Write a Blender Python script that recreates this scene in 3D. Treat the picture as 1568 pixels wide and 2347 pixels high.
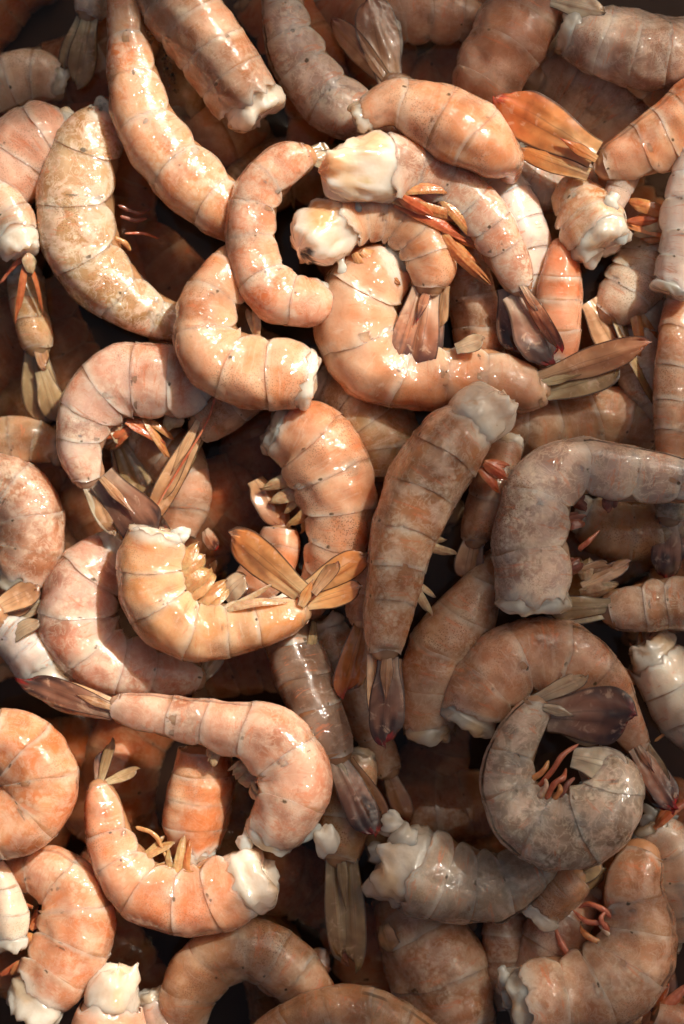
import bpy, math, random
import numpy as np

# ------------------------------------------------------------------ camera, sky, sun, exposure
for o in list(bpy.data.objects):
    bpy.data.objects.remove(o, do_unlink=True)
SC = bpy.context.scene
COL = SC.collection
rng = random.Random(7)

K = 0.20 / 1568.0            # metres per unit of the tracing grid (1568 x 2347 over the photograph)
H = 0.62                     # camera height over the mean top of the heap
LENS = 50.0

cam = bpy.data.cameras.new("camera")
cam_ob = bpy.data.objects.new("camera", cam)
COL.objects.link(cam_ob)
cam_ob.location = (0, 0, H)
cam.sensor_fit = 'HORIZONTAL'
cam.lens = LENS
cam.sensor_width = LENS * 0.20 / H
cam.clip_start = 0.01
cam.clip_end = 50
cam.dof.use_dof = True
cam.dof.focus_distance = H - 0.003
cam.dof.aperture_fstop = 4.0
SC.camera = cam_ob

SUN_AZ = math.radians(48)     # direction towards the sun, anticlockwise from picture right
SUN_EL = math.radians(44)
SUNV = np.array([math.cos(SUN_EL) * math.cos(SUN_AZ), math.cos(SUN_EL) * math.sin(SUN_AZ), math.sin(SUN_EL)])

world = bpy.data.worlds.new("World")
SC.world = world
world.use_nodes = True
wn = world.node_tree.nodes
sky = wn.new('ShaderNodeTexSky')
sky.sky_type = 'NISHITA'
sky.sun_disc = False
sky.sun_elevation = SUN_EL
sky.sun_rotation = math.pi / 2 - SUN_AZ
sky.air_density = 1.0
sky.dust_density = 10.0
sky.ozone_density = 0.0
wn['Background'].inputs['Strength'].default_value = 0.046
world.node_tree.links.new(sky.outputs[0], wn['Background'].inputs['Color'])

sun = bpy.data.lights.new("sun", 'SUN')
sun.energy = 5.0
sun.angle = math.radians(0.55)
sun.color = (1.0, 0.91, 0.79)
sun_ob = bpy.data.objects.new("sun", sun)
COL.objects.link(sun_ob)
from mathutils import Vector
sun_ob.rotation_euler = Vector(SUNV).to_track_quat('Z', 'Y').to_euler()
sun_ob.location = Vector(SUNV) * 4

SC.view_settings.view_transform = 'Standard'
SC.view_settings.look = 'None'
SC.view_settings.exposure = 0.08
SC.view_settings.gamma = 1.0
SC.cycles.use_denoising = True
SC.cycles.max_bounces = 8
SC.cycles.diffuse_bounces = 3
SC.cycles.glossy_bounces = 3
SC.cycles.transmission_bounces = 6
SC.cycles.sample_clamp_indirect = 4.0

# ------------------------------------------------------------------ helpers
def pix(x, y, z):
    """grid point (x right, y down, z up, all in grid units) -> world"""
    zw = np.asarray(z, float) * K
    s = (H - zw) / H
    return np.stack([(np.asarray(x, float) - 784) * K * s, (1173.5 - np.asarray(y, float)) * K * s, zw], -1)

def wave(p, f, seed):
    """smooth value noise in about -1..1; p in grid units, f = cycles per 1000 units"""
    r = np.random.RandomState(seed)
    out = 0
    for i in range(6):
        d = r.normal(size=3); d /= np.linalg.norm(d)
        e = r.normal(size=3); e /= np.linalg.norm(e)
        w = f * (0.6 + 0.9 * r.rand()) * 2 * math.pi / 1000
        out = out + np.sin(p @ d * w + r.rand() * 6.28 + 1.3 * np.sin(p @ e * w * 0.8 + r.rand() * 6.28))
    return out / 3.2

def sm(a, b, x):
    t = np.clip((x - a) / (b - a), 0, 1)
    return t * t * (3 - 2 * t)

def lerp(a, b, t):
    return a + (b - a) * t[..., None]

class Buf:
    def __init__(s):
        s.v = []; s.f = []; s.uv = []; s.c = []; s.m = []; s.n = 0
    def grid(s, P, uv, col, msk, wrap=False):
        R, C = P.shape[:2]
        s.v.append(P.reshape(-1, 3)); s.uv.append(uv.reshape(-1, 2))
        s.c.append(np.broadcast_to(col, P.shape).reshape(-1, 3)); s.m.append(np.broadcast_to(msk, P.shape).reshape(-1, 3))
        i = np.arange(R - 1)[:, None] * C; j = np.arange(C if wrap else C - 1)[None, :]
        j2 = (j + 1) % C
        q = np.stack([i + j, i + j2, i + C + j2, i + C + j], -1).reshape(-1, 4) + s.n
        s.f.append(q); s.n += R * C
    def build(s, name, mat, parent, base):
        v = np.concatenate(s.v) - base
        f = np.concatenate(s.f)
        me = bpy.data.meshes.new(name)
        me.vertices.add(len(v)); me.vertices.foreach_set('co', v.astype('f').ravel())
        me.loops.add(f.size); me.loops.foreach_set('vertex_index', f.astype('i').ravel())
        me.polygons.add(len(f))
        me.polygons.foreach_set('loop_start', np.arange(0, f.size, 4, dtype='i'))
        me.polygons.foreach_set('loop_total', np.full(len(f), 4, 'i'))
        me.polygons.foreach_set('use_smooth', np.ones(len(f), bool))
        me.update(calc_edges=True)
        u = me.attributes.new('loc', 'FLOAT2', 'POINT')
        u.data.foreach_set('vector', np.concatenate(s.uv).astype('f').ravel())
        for nm, arr in (('tint', s.c), ('mask', s.m)):
            a = me.attributes.new(nm, 'FLOAT_COLOR', 'POINT')
            c = np.ones((len(v), 4), 'f'); c[:, :3] = np.concatenate(arr)
            a.data.foreach_set('color', c.ravel())
        me.materials.append(mat)
        me.validate()
        o = bpy.data.objects.new(name, me)
        COL.objects.link(o)
        if parent is not None:
            o.parent = parent
        return o

# ------------------------------------------------------------------ materials
def nodes(name):
    m = bpy.data.materials.new(name); m.use_nodes = True
    nt = m.node_tree
    return m, nt, nt.nodes['Principled BSDF']

class NT:
    def __init__(s, nt): s.nt = nt
    def val(s, x, sock):
        if hasattr(x, 'is_linked') or isinstance(x, bpy.types.NodeSocket): s.nt.links.new(x, sock)
        else: sock.default_value = x
    def math(s, op, a, b=0.0, c=None, clamp=False):
        n = s.nt.nodes.new('ShaderNodeMath'); n.operation = op; n.use_clamp = clamp
        s.val(a, n.inputs[0]); s.val(b, n.inputs[1])
        if c is not None: s.val(c, n.inputs[2])
        return n.outputs[0]
    def attr(s, name, out='Color'):
        n = s.nt.nodes.new('ShaderNodeAttribute'); n.attribute_name = name
        return n.outputs[out]
    def sep(s, v):
        n = s.nt.nodes.new('ShaderNodeSeparateXYZ'); s.nt.links.new(v, n.inputs[0]); return n.outputs
    def pos(s):
        return s.nt.nodes.new('ShaderNodeNewGeometry').outputs['Position']
    def noise(s, vec, scale, detail=2, rough=0.5, dist=0.0):
        n = s.nt.nodes.new('ShaderNodeTexNoise'); s.nt.links.new(vec, n.inputs['Vector'])
        n.inputs['Scale'].default_value = scale; n.inputs['Detail'].default_value = detail
        n.inputs['Roughness'].default_value = rough; n.inputs['Distortion'].default_value = dist
        return n.outputs['Fac']
    def voro(s, vec, scale, out='Distance', feature='F1', rnd=1.0):
        n = s.nt.nodes.new('ShaderNodeTexVoronoi'); n.feature = feature; s.nt.links.new(vec, n.inputs['Vector'])
        n.inputs['Scale'].default_value = scale; n.inputs['Randomness'].default_value = rnd
        return n.outputs[out]
    def ramp(s, x, a, b, lo=0.0, hi=1.0):
        n = s.nt.nodes.new('ShaderNodeMapRange'); n.interpolation_type = 'SMOOTHSTEP'
        s.val(x, n.inputs[0]); s.val(a, n.inputs[1]); s.val(b, n.inputs[2]); s.val(lo, n.inputs[3]); s.val(hi, n.inputs[4])
        return n.outputs[0]
    def mix(s, f, a, b, mode='MIX'):
        n = s.nt.nodes.new('ShaderNodeMix'); n.data_type = 'RGBA'; n.blend_type = mode
        s.val(f, n.inputs[0])
        for x, i in ((a, 6), (b, 7)):
            if isinstance(x, tuple): n.inputs[i].default_value = (*x, 1)
            else: s.nt.links.new(x, n.inputs[i])
        return n.outputs[2]
    def bump(s, h, strength, dist, normal=None):
        n = s.nt.nodes.new('ShaderNodeBump'); s.nt.links.new(h, n.inputs['Height'])
        n.inputs['Strength'].default_value = strength; n.inputs['Distance'].default_value = dist
        if normal is not None: s.nt.links.new(normal, n.inputs['Normal'])
        return n.outputs[0]

def wet(b, rough, sss, radius, scale, coat=0.6, coat_rough=0.1, ior=1.4):
    b.inputs['Roughness'].default_value = rough
    b.inputs['Subsurface Weight'].default_value = sss
    b.inputs['Subsurface Radius'].default_value = radius
    b.inputs['Subsurface Scale'].default_value = scale
    b.inputs['Coat Weight'].default_value = coat
    b.inputs['Coat Roughness'].default_value = coat_rough
    b.inputs['Coat IOR'].default_value = 1.45
    b.inputs['IOR'].default_value = ior

def shell_material():
    m, nt, b = nodes('shrimp_shell')
    t = NT(nt)
    tint = t.attr('tint'); mask = t.sep(t.attr('mask', 'Vector')); loc = t.sep(t.attr('loc', 'Vector'))
    p = t.pos()
    u, v = loc[0], loc[1]
    px = t.sep(p)
    av = t.math('ABSOLUTE', v)
    # fine pigment variation
    n2 = t.noise(p, 520, 4, 0.65)
    col = t.mix(1.0, tint, t.mix(t.ramp(n2, 0.25, 0.75), (0.93, 0.92, 0.90), (1.04, 1.04, 1.04)), 'MULTIPLY')
    # milky flesh glowing through: soft pale clouds and a net of finer pale veins
    cloud = t.ramp(t.noise(p, 115, 5, 0.62, 0.7), 0.47, 0.60)
    col = t.mix(t.math('MULTIPLY', cloud, t.math('MULTIPLY_ADD', mask[0], 0.45, 0.10)), col, (0.82, 0.56, 0.41))
    vein = t.ramp(t.math('ABSOLUTE', t.math('SUBTRACT', t.noise(p, 210, 4, 0.6, 1.2), 0.5)), 0.045, 0.0)
    col = t.mix(t.math('MULTIPLY', vein, t.math('MULTIPLY', mask[0], 0.45)), col, (0.80, 0.60, 0.44))
    # small whitish spots in clusters
    cl = t.ramp(t.noise(p, 62, 3, 0.55), 0.46, 0.62)
    blot = t.ramp(t.noise(p, 330, 3, 0.6, 0.3), 0.48, 0.66)
    cell = t.ramp(t.voro(p, 470), 0.46, 0.20)
    blot = t.math('MAXIMUM', t.math('MULTIPLY', blot, 0.65), t.math('MULTIPLY', cell, 0.65))
    f = t.math('MULTIPLY', t.math('MULTIPLY', cl, blot), mask[0], clamp=True)
    col = t.mix(f, col, (0.84, 0.66, 0.48))
    # chromatophore stipple, denser in belts
    dot = t.ramp(t.voro(p, 1750), 0.46, 0.22)
    pat = t.ramp(t.noise(p, 70, 2), 0.46, 0.64)
    f = t.math('MULTIPLY', t.math('MULTIPLY', dot, pat), t.math('MULTIPLY', mask[1], 1.1), clamp=True)
    col = t.mix(f, col, (0.26, 0.10, 0.045))
    # coral streaks and blushes that run round the body near the joints
    cmb = nt.nodes.new('ShaderNodeCombineXYZ')
    nt.links.new(t.math('MULTIPLY', u, 3.2), cmb.inputs[0]); nt.links.new(t.math('MULTIPLY', v, 1.6), cmb.inputs[1])
    nt.links.new(t.math('MULTIPLY', t.math('ADD', px[0], px[1]), 22), cmb.inputs[2])
    stn = t.noise(cmb.outputs[0], 2.2, 4, 0.65, 0.8)
    f = t.math('MULTIPLY', t.ramp(stn, 0.56, 0.68), 0.55)
    col = t.mix(f, col, (0.66, 0.20, 0.085))
    f = t.math('MULTIPLY', t.ramp(stn, 0.42, 0.28), 0.30)
    col = t.mix(f, col, (0.80, 0.60, 0.45))
    # bruises
    f = t.math('MULTIPLY', t.ramp(t.noise(p, 130, 4, 0.65, 0.5), 0.63, 0.74), 0.28)
    col = t.mix(f, col, (0.19, 0.10, 0.06))
    # hind edge of each shell: pale see-through band; orange line at the joint
    wob = t.math('MULTIPLY_ADD', t.noise(p, 220, 2), 0.16, u)
    f = t.math('MULTIPLY', t.ramp(wob, 0.92, 1.04), t.ramp(t.noise(p, 90, 2), 0.42, 0.64, 0.0, 0.45))
    col = t.mix(f, col, (0.80, 0.60, 0.45))
    f = t.math('MULTIPLY', t.ramp(u, 0.07, 0.01), t.ramp(t.noise(p, 140, 2), 0.40, 0.64, 0.0, 0.65))
    col = t.mix(f, col, (0.42, 0.16, 0.055))
    # small dark hinge marks on both flanks, at the joints
    du = t.math('MULTIPLY', t.math('SUBTRACT', u, 0.94), 1.0)
    dv = t.math('MULTIPLY', t.math('SUBTRACT', av, 0.43), 2.2)
    dd = t.math('SQRT', t.math('ADD', t.math('MULTIPLY', du, du), t.math('MULTIPLY', dv, dv)))
    dd = t.math('MULTIPLY_ADD', t.noise(p, 620, 3), 0.16, t.math('SUBTRACT', dd, 0.08))
    f = t.math('MULTIPLY', t.ramp(dd, 0.055, 0.015), t.ramp(t.noise(p, 100, 1), 0.40, 0.52, 0.0, 0.9))
    col = t.mix(f, col, (0.10, 0.055, 0.025))
    # dark line down the back
    dl = t.math('MULTIPLY', t.math('MULTIPLY', t.ramp(av, 0.030, 0.012), mask[2]), t.ramp(t.noise(p, 90, 2), 0.35, 0.55), clamp=True)
    col = t.mix(dl, col, (0.035, 0.022, 0.018))
    nt.links.new(col, b.inputs['Base Color'])
    b.subsurface_method = 'BURLEY'
    wet(b, 0.34, 0.85, (1.0, 0.42, 0.2), 0.0065, 1.0, 0.07)
    b.inputs['Coat IOR'].default_value = 1.5
    b.inputs['Specular IOR Level'].default_value = 0.3
    nt.links.new(t.ramp(t.noise(p, 300, 3), 0.3, 0.7, 0.20, 0.38), b.inputs['Roughness'])
    nt.links.new(t.ramp(t.noise(p, 130, 4, 0.6), 0.40, 0.58, 0.22, 1.0), b.inputs['Coat Weight'])
    nrm = t.bump(t.noise(p, 130, 2, 0.5), 0.25, 0.0012)
    nrm = t.bump(t.noise(p, 1300, 3, 0.6), 0.12, 0.0004, nrm)
    nt.links.new(nrm, b.inputs['Normal'])
    cn = t.bump(t.noise(p, 140, 2, 0.5), 0.4, 0.0014)
    cn = t.bump(t.noise(p, 430, 1, 0.4, 0.5), 0.8, 0.0009, cn)
    cn = t.bump(t.noise(p, 900, 1, 0.4), 0.35, 0.0004, cn)
    nt.links.new(cn, b.inputs['Coat Normal'])
    return m

def flesh_material():
    m, nt, b = nodes('shrimp_flesh')
    t = NT(nt); p = t.pos()
    tint = t.attr('tint')
    col = t.mix(t.ramp(t.noise(p, 190, 4, 0.6), 0.3, 0.7), t.mix(1.0, tint, (0.93, 0.87, 0.80), 'MULTIPLY'), tint)
    st = t.ramp(t.noise(p, 120, 4, 0.7, 0.6), 0.62, 0.76, 0, 0.5)
    col = t.mix(st, col, (0.72, 0.38, 0.17))
    col = t.mix(t.ramp(t.noise(p, 420, 3), 0.72, 0.78, 0, 0.5), col, (0.30, 0.14, 0.06))
    nt.links.new(col, b.inputs['Base Color'])
    b.subsurface_method = 'BURLEY'
    wet(b, 0.26, 0.95, (1.0, 0.62, 0.42), 0.009, 1.0, 0.07)
    nrm = t.bump(t.noise(p, 200, 3, 0.5), 0.3, 0.0012)
    nt.links.new(nrm, b.inputs['Normal'])
    cn = t.bump(t.noise(p, 200, 3, 0.5), 0.4, 0.0012)
    nt.links.new(t.bump(t.noise(p, 480, 1, 0.4), 0.8, 0.0008, cn), b.inputs['Coat Normal'])
    return m

def fin_material():
    m, nt, b = nodes('shrimp_tail_fin')
    t = NT(nt); p = t.pos()
    tint = t.attr('tint'); loc = t.sep(t.attr('loc', 'Vector'))
    u, v = loc[0], loc[1]
    # smooth plate: broad cloudy colour, a few faint rays
    n1 = t.noise(p, 130, 3, 0.55, 0.4)
    col = t.mix(1.0, tint, t.mix(t.ramp(n1, 0.32, 0.68), (0.74, 0.66, 0.60), (1.18, 1.16, 1.12)), 'MULTIPLY')
    n2 = t.noise(p, 260, 3, 0.6, 0.8)
    col = t.mix(t.ramp(n2, 0.56, 0.70, 0, 0.40), col, (0.72, 0.46, 0.30))
    cmb = nt.nodes.new('ShaderNodeCombineXYZ')
    nt.links.new(u, cmb.inputs[0]); nt.links.new(t.math('MULTIPLY', v, 9.0), cmb.inputs[1])
    nt.links.new(t.math('MULTIPLY', t.sep(p)[0], 60), cmb.inputs[2])
    st = t.noise(cmb.outputs[0], 1.6, 2, 0.5)
    col = t.mix(t.ramp(st, 0.56, 0.70, 0, 0.07), col, (0.16, 0.07, 0.035))
    # paired keel lines either side of the midrib
    wob = t.math('MULTIPLY_ADD', t.math('SUBTRACT', n1, 0.5), 0.18, v)
    rib = t.math('ABSOLUTE', t.math('SUBTRACT', t.math('ABSOLUTE', wob), 0.17))
    f = t.math('MULTIPLY', t.math('MULTIPLY', t.ramp(rib, 0.045, 0.015), t.ramp(u, 0.92, 0.60)), 0.32)
    col = t.mix(f, col, (0.10, 0.045, 0.025))
    # dark outline
    col = t.mix(t.ramp(t.math('ABSOLUTE', v), 0.87, 0.96, 0, 0.9), col, (0.07, 0.032, 0.018))
    nt.links.new(col, b.inputs['Base Color'])
    b.subsurface_method = 'BURLEY'
    wet(b, 0.22, 0.6, (1.0, 0.45, 0.2), 0.003, 1.0, 0.04)
    b.inputs['Coat IOR'].default_value = 1.55
    nt.links.new(t.bump(t.noise(p, 160, 2), 0.2, 0.0008), b.inputs['Normal'])
    cn = t.bump(t.noise(p, 160, 2), 0.35, 0.001)
    nt.links.new(t.bump(t.noise(p, 480, 1, 0.4), 0.5, 0.0006, cn), b.inputs['Coat Normal'])
    return m

def limb_material():
    m, nt, b = nodes('swimmeret_tissue')
    t = NT(nt); p = t.pos()
    tint = t.attr('tint')
    col = t.mix(t.ramp(t.noise(p, 500, 3), 0.3, 0.7), t.mix(1.0, tint, (0.75, 0.62, 0.55), 'MULTIPLY'), tint)
    nt.links.new(col, b.inputs['Base Color'])
    wet(b, 0.28, 0.6, (1.0, 0.35, 0.15), 0.002, 0.8, 0.08)
    nt.links.new(t.bump(t.noise(p, 900, 3), 0.4, 0.0006), b.inputs['Normal'])
    return m

M_SHELL, M_FLESH, M_FIN, M_LIMB = shell_material(), flesh_material(), fin_material(), limb_material()

# style: two pigment tones, mottle, stipple, back line
STY = {
    'orange': ((0.68, 0.21, 0.075), (0.74, 0.36, 0.185), 0.55, 0.35, 0.35),
    'peach':  ((0.68, 0.26, 0.105), (0.75, 0.43, 0.25), 0.45, 0.75, 0.25),
    'olive':  ((0.44, 0.23, 0.095), (0.56, 0.34, 0.175), 1.00, 0.80, 0.40),
    'pink':   ((0.64, 0.25, 0.135), (0.73, 0.42, 0.29), 0.85, 0.40, 0.45),
    'brown':  ((0.46, 0.20, 0.095), (0.58, 0.31, 0.17), 0.65, 0.60, 0.60),
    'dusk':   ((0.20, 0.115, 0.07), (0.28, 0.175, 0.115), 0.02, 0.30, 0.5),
    'grey':   ((0.43, 0.265, 0.175), (0.55, 0.40, 0.295), 0.95, 0.55, 0.85),
    'slate':  ((0.34, 0.24, 0.155), (0.44, 0.345, 0.25), 1.00, 0.50, 0.95),
    'pale':   ((0.62, 0.38, 0.24), (0.70, 0.50, 0.36), 0.60, 0.50, 0.20),
    'white':  ((0.74, 0.56, 0.42), (0.82, 0.68, 0.54), 0.60, 0.20, 0.10),
    'yellow': ((0.66, 0.27, 0.10), (0.74, 0.41, 0.22), 0.60, 0.30, 0.20),
}
# fin style: root colour, middle, tip, outermost fringe
FIN = {
    'amber':  ((0.70, 0.44, 0.22), (0.66, 0.32, 0.12), (0.54, 0.20, 0.06), (0.24, 0.11, 0.06)),
    'orange': ((0.60, 0.32, 0.14), (0.58, 0.22, 0.07), (0.50, 0.14, 0.04), (0.45, 0.06, 0.03)),
    'red':    ((0.58, 0.38, 0.26), (0.42, 0.17, 0.09), (0.10, 0.035, 0.025), (0.36, 0.015, 0.012)),
    'dark':   ((0.40, 0.26, 0.18), (0.26, 0.12, 0.075), (0.055, 0.028, 0.022), (0.22, 0.02, 0.015)),
    'pale':   ((0.62, 0.38, 0.22), (0.54, 0.30, 0.155), (0.38, 0.19, 0.09), (0.26, 0.10, 0.05)),
    'limbred':  ((0.66, 0.22, 0.09), (0.68, 0.16, 0.06), (0.62, 0.12, 0.045), (0.60, 0.10, 0.04)),
    'limborange':  ((0.72, 0.36, 0.16), (0.72, 0.28, 0.10), (0.66, 0.20, 0.07), (0.60, 0.14, 0.05)),
    'limbpale':  ((0.70, 0.46, 0.28), (0.70, 0.44, 0.27), (0.64, 0.36, 0.20), (0.58, 0.28, 0.14)),
    'limbamber':  ((0.70, 0.42, 0.20), (0.68, 0.36, 0.16), (0.62, 0.30, 0.12), (0.58, 0.24, 0.09)),
    'limbdark':  ((0.40, 0.17, 0.10), (0.30, 0.11, 0.07), (0.24, 0.08, 0.05), (0.24, 0.05, 0.03)),
    'olive':  ((0.44, 0.33, 0.19), (0.36, 0.24, 0.12), (0.28, 0.17, 0.08), (0.20, 0.12, 0.06)),
    'silver': ((0.50, 0.38, 0.26), (0.48, 0.37, 0.25), (0.36, 0.25, 0.16), (0.22, 0.13, 0.08)),
    'brown':  ((0.46, 0.27, 0.15), (0.40, 0.20, 0.10), (0.32, 0.14, 0.07), (0.22, 0.07, 0.04)),
}
FLESH_W = np.array((0.82, 0.70, 0.575)); FLESH_O = np.array((0.62, 0.27, 0.12))
seed_count = [100]
def nseed():
    seed_count[0] += 1
    return seed_count[0]

# ------------------------------------------------------------------ shrimp parts
def spine(pts, z):
    a = np.array([(p[0], p[1], p[2], (p[3] if len(p) > 3 else 0) + z) for p in pts], float)
    a = np.vstack([2 * a[0] - a[1], a, 2 * a[-1] - a[-2]])
    out = []
    for i in range(1, len(a) - 2):
        p0, p1, p2, p3 = a[i - 1:i + 3]
        t = np.linspace(0, 1, 40, endpoint=(i == len(a) - 3))[:, None]
        out.append(0.5 * (2 * p1 + (p2 - p0) * t + (2 * p0 - 5 * p1 + 4 * p2 - p3) * t ** 2 + (3 * p1 - p0 - 3 * p2 + p3) * t ** 3))
    c = np.vstack(out)
    # soften so that the frame turns evenly
    for _ in range(12):
        c[1:-1] = 0.25 * c[:-2] + 0.5 * c[1:-1] + 0.25 * c[2:]
    W = pix(c[:, 0], c[:, 1], c[:, 3])
    R = c[:, 2] * K * (H - c[:, 3] * K) / H
    s = np.concatenate([[0], np.cumsum(np.linalg.norm(np.diff(W, axis=0), axis=1))])
    return W, R, s / s[-1], s[-1]

def unit(v):
    return v / np.maximum(np.linalg.norm(v, axis=-1, keepdims=True), 1e-9)

class Body:
    def __init__(b, pts, z, tilt, flip, ratio=0.82):
        b.W, b.R, b.s, b.len = spine(pts, z)
        T = unit(np.gradient(b.W, axis=0))
        turn = np.sum(T[:-1, 0] * T[1:, 1] - T[:-1, 1] * T[1:, 0])
        sg = 1.0 if turn < 0 else -1.0
        if flip: sg = -sg
        O = unit(np.stack([-T[:, 1], T[:, 0], np.zeros(len(T))], -1)) * sg
        U = np.cross(T, O) ; U = U * np.sign(U[:, 2:3] + 1e-9)
        tl = np.radians(np.linspace(tilt[0], tilt[1], len(T)) if isinstance(tilt, tuple) else np.full(len(T), tilt))[:, None]
        b.D = U * np.cos(tl) + O * np.sin(tl)
        b.L = np.cross(T, b.D)
        b.T = T
        den = np.sqrt(np.sin(tl[:, 0]) ** 2 + (ratio * np.cos(tl[:, 0])) ** 2)
        b.A = b.R / den; b.B = b.A * ratio
    def at(b, s):
        s = np.asarray(s, float)
        def ip(a):
            return np.stack([np.interp(s, b.s, a[:, i]) for i in range(3)], -1)
        sc = np.clip(s, 0, 1)
        T = ip(b.T)
        W = ip(b.W) + T * ((s - sc) * b.len)[..., None]
        return W, unit(T), unit(ip(b.D)), unit(ip(b.L)), np.interp(s, b.s, b.A), np.interp(s, b.s, b.B)
    def surf(b, s, th, m):
        """points at arc fraction s, angle th from the back, radius factor m"""
        W, T, D, L, A, B = b.at(s)
        c, n = np.cos(th), np.sin(th)
        c = np.where(c < 0, c * 0.90, c)
        e = 0.88
        cc = np.sign(c) * np.abs(c) ** e; nn = np.sign(n) * np.abs(n) ** e
        return W + D * (A * m * cc)[..., None] + L * (B * m * nn)[..., None]

def fin_mesh(parent, base, name, style, B0, T0, w, z0, z1, tilt=0.0, bend=0.0, shape=0.6, label=None, close=0.0, mat=None, point=0.0):
    """one blade of the tail fan, from its root to its tip, ridged along the middle"""
    sd = nseed(); skewtip = 0.15 * math.sin(sd * 2.4)
    p0 = pix(B0[0], B0[1], z0); p1 = pix(T0[0], T0[1], z1)
    ax = p1 - p0; ln = np.linalg.norm(ax); ax = ax / ln
    up = np.array([0, 0, 1.0]); side = unit(np.cross(ax, up)); nrm = np.cross(side, ax)
    a = math.radians(tilt)
    side, nrm = side * math.cos(a) + nrm * math.sin(a), nrm * math.cos(a) - side * math.sin(a)
    wk = w * K * 1.15
    u = np.linspace(0, 1, 26); v = np.linspace(-1, 1, 19)
    u = u ** 0.85
    uu, vv = np.meshgrid(u, v, indexing='ij')
    pr = (0.60 + 0.40 * sm(0.0, shape, uu)) * np.sqrt(np.clip(1 - (np.clip(uu - 0.66, 0, 1) / 0.34) ** 2.3, 0.0, 1))
    pr = pr * (1 - point * sm(0.35, 1.0, uu))
    # ragged hind edge
    rag = 1 + 0.05 * wave(np.stack([vv * 60, uu * 0, uu * 0 + sd], -1), 40, sd) * sm(0.7, 1, uu)
    prf = pr * (1 + 0.05 * wave(np.stack([uu * 200, vv * 4, uu * 0], -1), 6, sd + 1))
    rows = uu * ln * rag * (1 - skewtip * (1 - vv) * 0.5 * sm(0.5, 1, uu))
    dome = (1 - np.abs(vv) ** 2.2) * (0.26 if mat else 0.13) + 0.05 * np.exp(-(vv / 0.12) ** 2) * (1 - 0.5 * uu) - 0.015 * np.exp(-((np.abs(vv) - 0.32) / 0.07) ** 2)
    dome = dome * (0.5 + 0.5 * sm(0, 0.25, uu)) - close * vv ** 2
    hump = np.sin(uu * math.pi) * bend * ln
    ctr = p0 + ax * rows[..., None]
    wob = 0.05 * wave(np.stack([uu * 120, vv * 60, uu * 0 + sd], -1), 14, sd + 2)
    top = ctr + side * (vv * wk * prf)[..., None] + nrm * (hump + wk * (dome + wob))[..., None]
    thick = wk * (0.10 + 0.25 * (1 - uu) ** 2) * np.sqrt(np.clip(1 - vv ** 2, 0, 1)) * np.sqrt(np.clip(1 - uu ** 6, 0, 1))
    bot = top - nrm * thick[..., None]
    c = [np.array(x) for x in FIN[style]]
    n = 0.16 * wave(np.stack([uu * 60, vv * 60, uu * 0 + sd], -1), 22, sd + 3)
    t = uu + n
    colr = lerp(lerp(np.broadcast_to(c[0], top.shape), c[1], sm(0.05, 0.45, t)), c[2], sm(0.5, 0.85, t))
    colr = lerp(colr, c[3], np.maximum(sm(0.93, 0.985, uu + 0.03 * np.abs(vv)), 0.0))
    uv = np.stack([uu, vv], -1)
    b = Buf()
    b.grid(top, uv, colr, np.zeros(3)); b.grid(bot[:, ::-1], uv[:, ::-1], colr[:, ::-1], np.zeros(3))
    o = b.build(name, mat or M_FIN, parent, base)
    if label: o['label'] = label
    return o

def tube_mesh(parent, base, name, mat, path, rads, col, flat=0.6, rag=0.12, cols=12):
    """a tapering soft limb or strand through the given grid points"""
    sd = nseed()
    P = np.array(path, float)
    a = np.vstack([2 * P[0] - P[1], P, 2 * P[-1] - P[-2]])
    r = np.concatenate([[rads[0]], rads, [rads[-1]]])
    pts = []; rr = []
    for i in range(1, len(a) - 2):
        t = np.linspace(0, 1, 10, endpoint=(i == len(a) - 3))
        T = t[:, None]
        p0, p1, p2, p3 = a[i - 1:i + 3]
        pts.append(0.5 * (2 * p1 + (p2 - p0) * T + (2 * p0 - 5 * p1 + 4 * p2 - p3) * T ** 2 + (3 * p1 - p0 - 3 * p2 + p3) * T ** 3))
        rr.append(r[i] * (1 - t) + r[i + 1] * t)
    C = np.vstack(pts); rr = np.concatenate(rr)
    # rounded ends
    q = np.linspace(0, 1, len(rr))
    rr = rr * np.sqrt(np.clip(1 - np.clip(np.abs(q - 0.5) * 2 - 0.78, 0, 1) ** 2 / 0.22 ** 2 , 0.0, 1))
    W = pix(C[:, 0], C[:, 1], C[:, 2])
    T = unit(np.gradient(W, axis=0))
    S = unit(np.cross(T, np.array([0.05, 0.03, 1.0]))); N = np.cross(S, T)
    th = np.linspace(0, 2 * math.pi, cols, endpoint=False)
    X = W[:, None] + (S[:, None] * np.cos(th)[None, :, None] + N[:, None] * np.sin(th)[None, :, None] * flat) * (rr * K)[:, None, None]
    dsp = wave(X / K, 22, sd) * rag
    X = W[:, None] + (X - W[:, None]) * (1 + dsp)[..., None]
    uv = np.stack(np.broadcast_arrays(q[:, None], th[None] / 3.1416 - 1), -1)
    c0 = np.array(col); n = wave(X / K, 14, sd + 5)
    colr = lerp(np.broadcast_to(c0, X.shape), np.clip(c0 * 1.25 + 0.05, 0, 0.9), sm(0.0, 1.0, n * 0.6 + q[:, None] * 0.4))
    b = Buf(); b.grid(X, uv, colr, np.zeros(3), wrap=True)
    return b.build(name, mat, parent, base)

LIMB = {'red': (0.58, 0.17, 0.08), 'orange': (0.72, 0.30, 0.10), 'pale': (0.70, 0.48, 0.32), 'amber': (0.66, 0.36, 0.15), 'dark': (0.30, 0.11, 0.07)}

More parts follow.
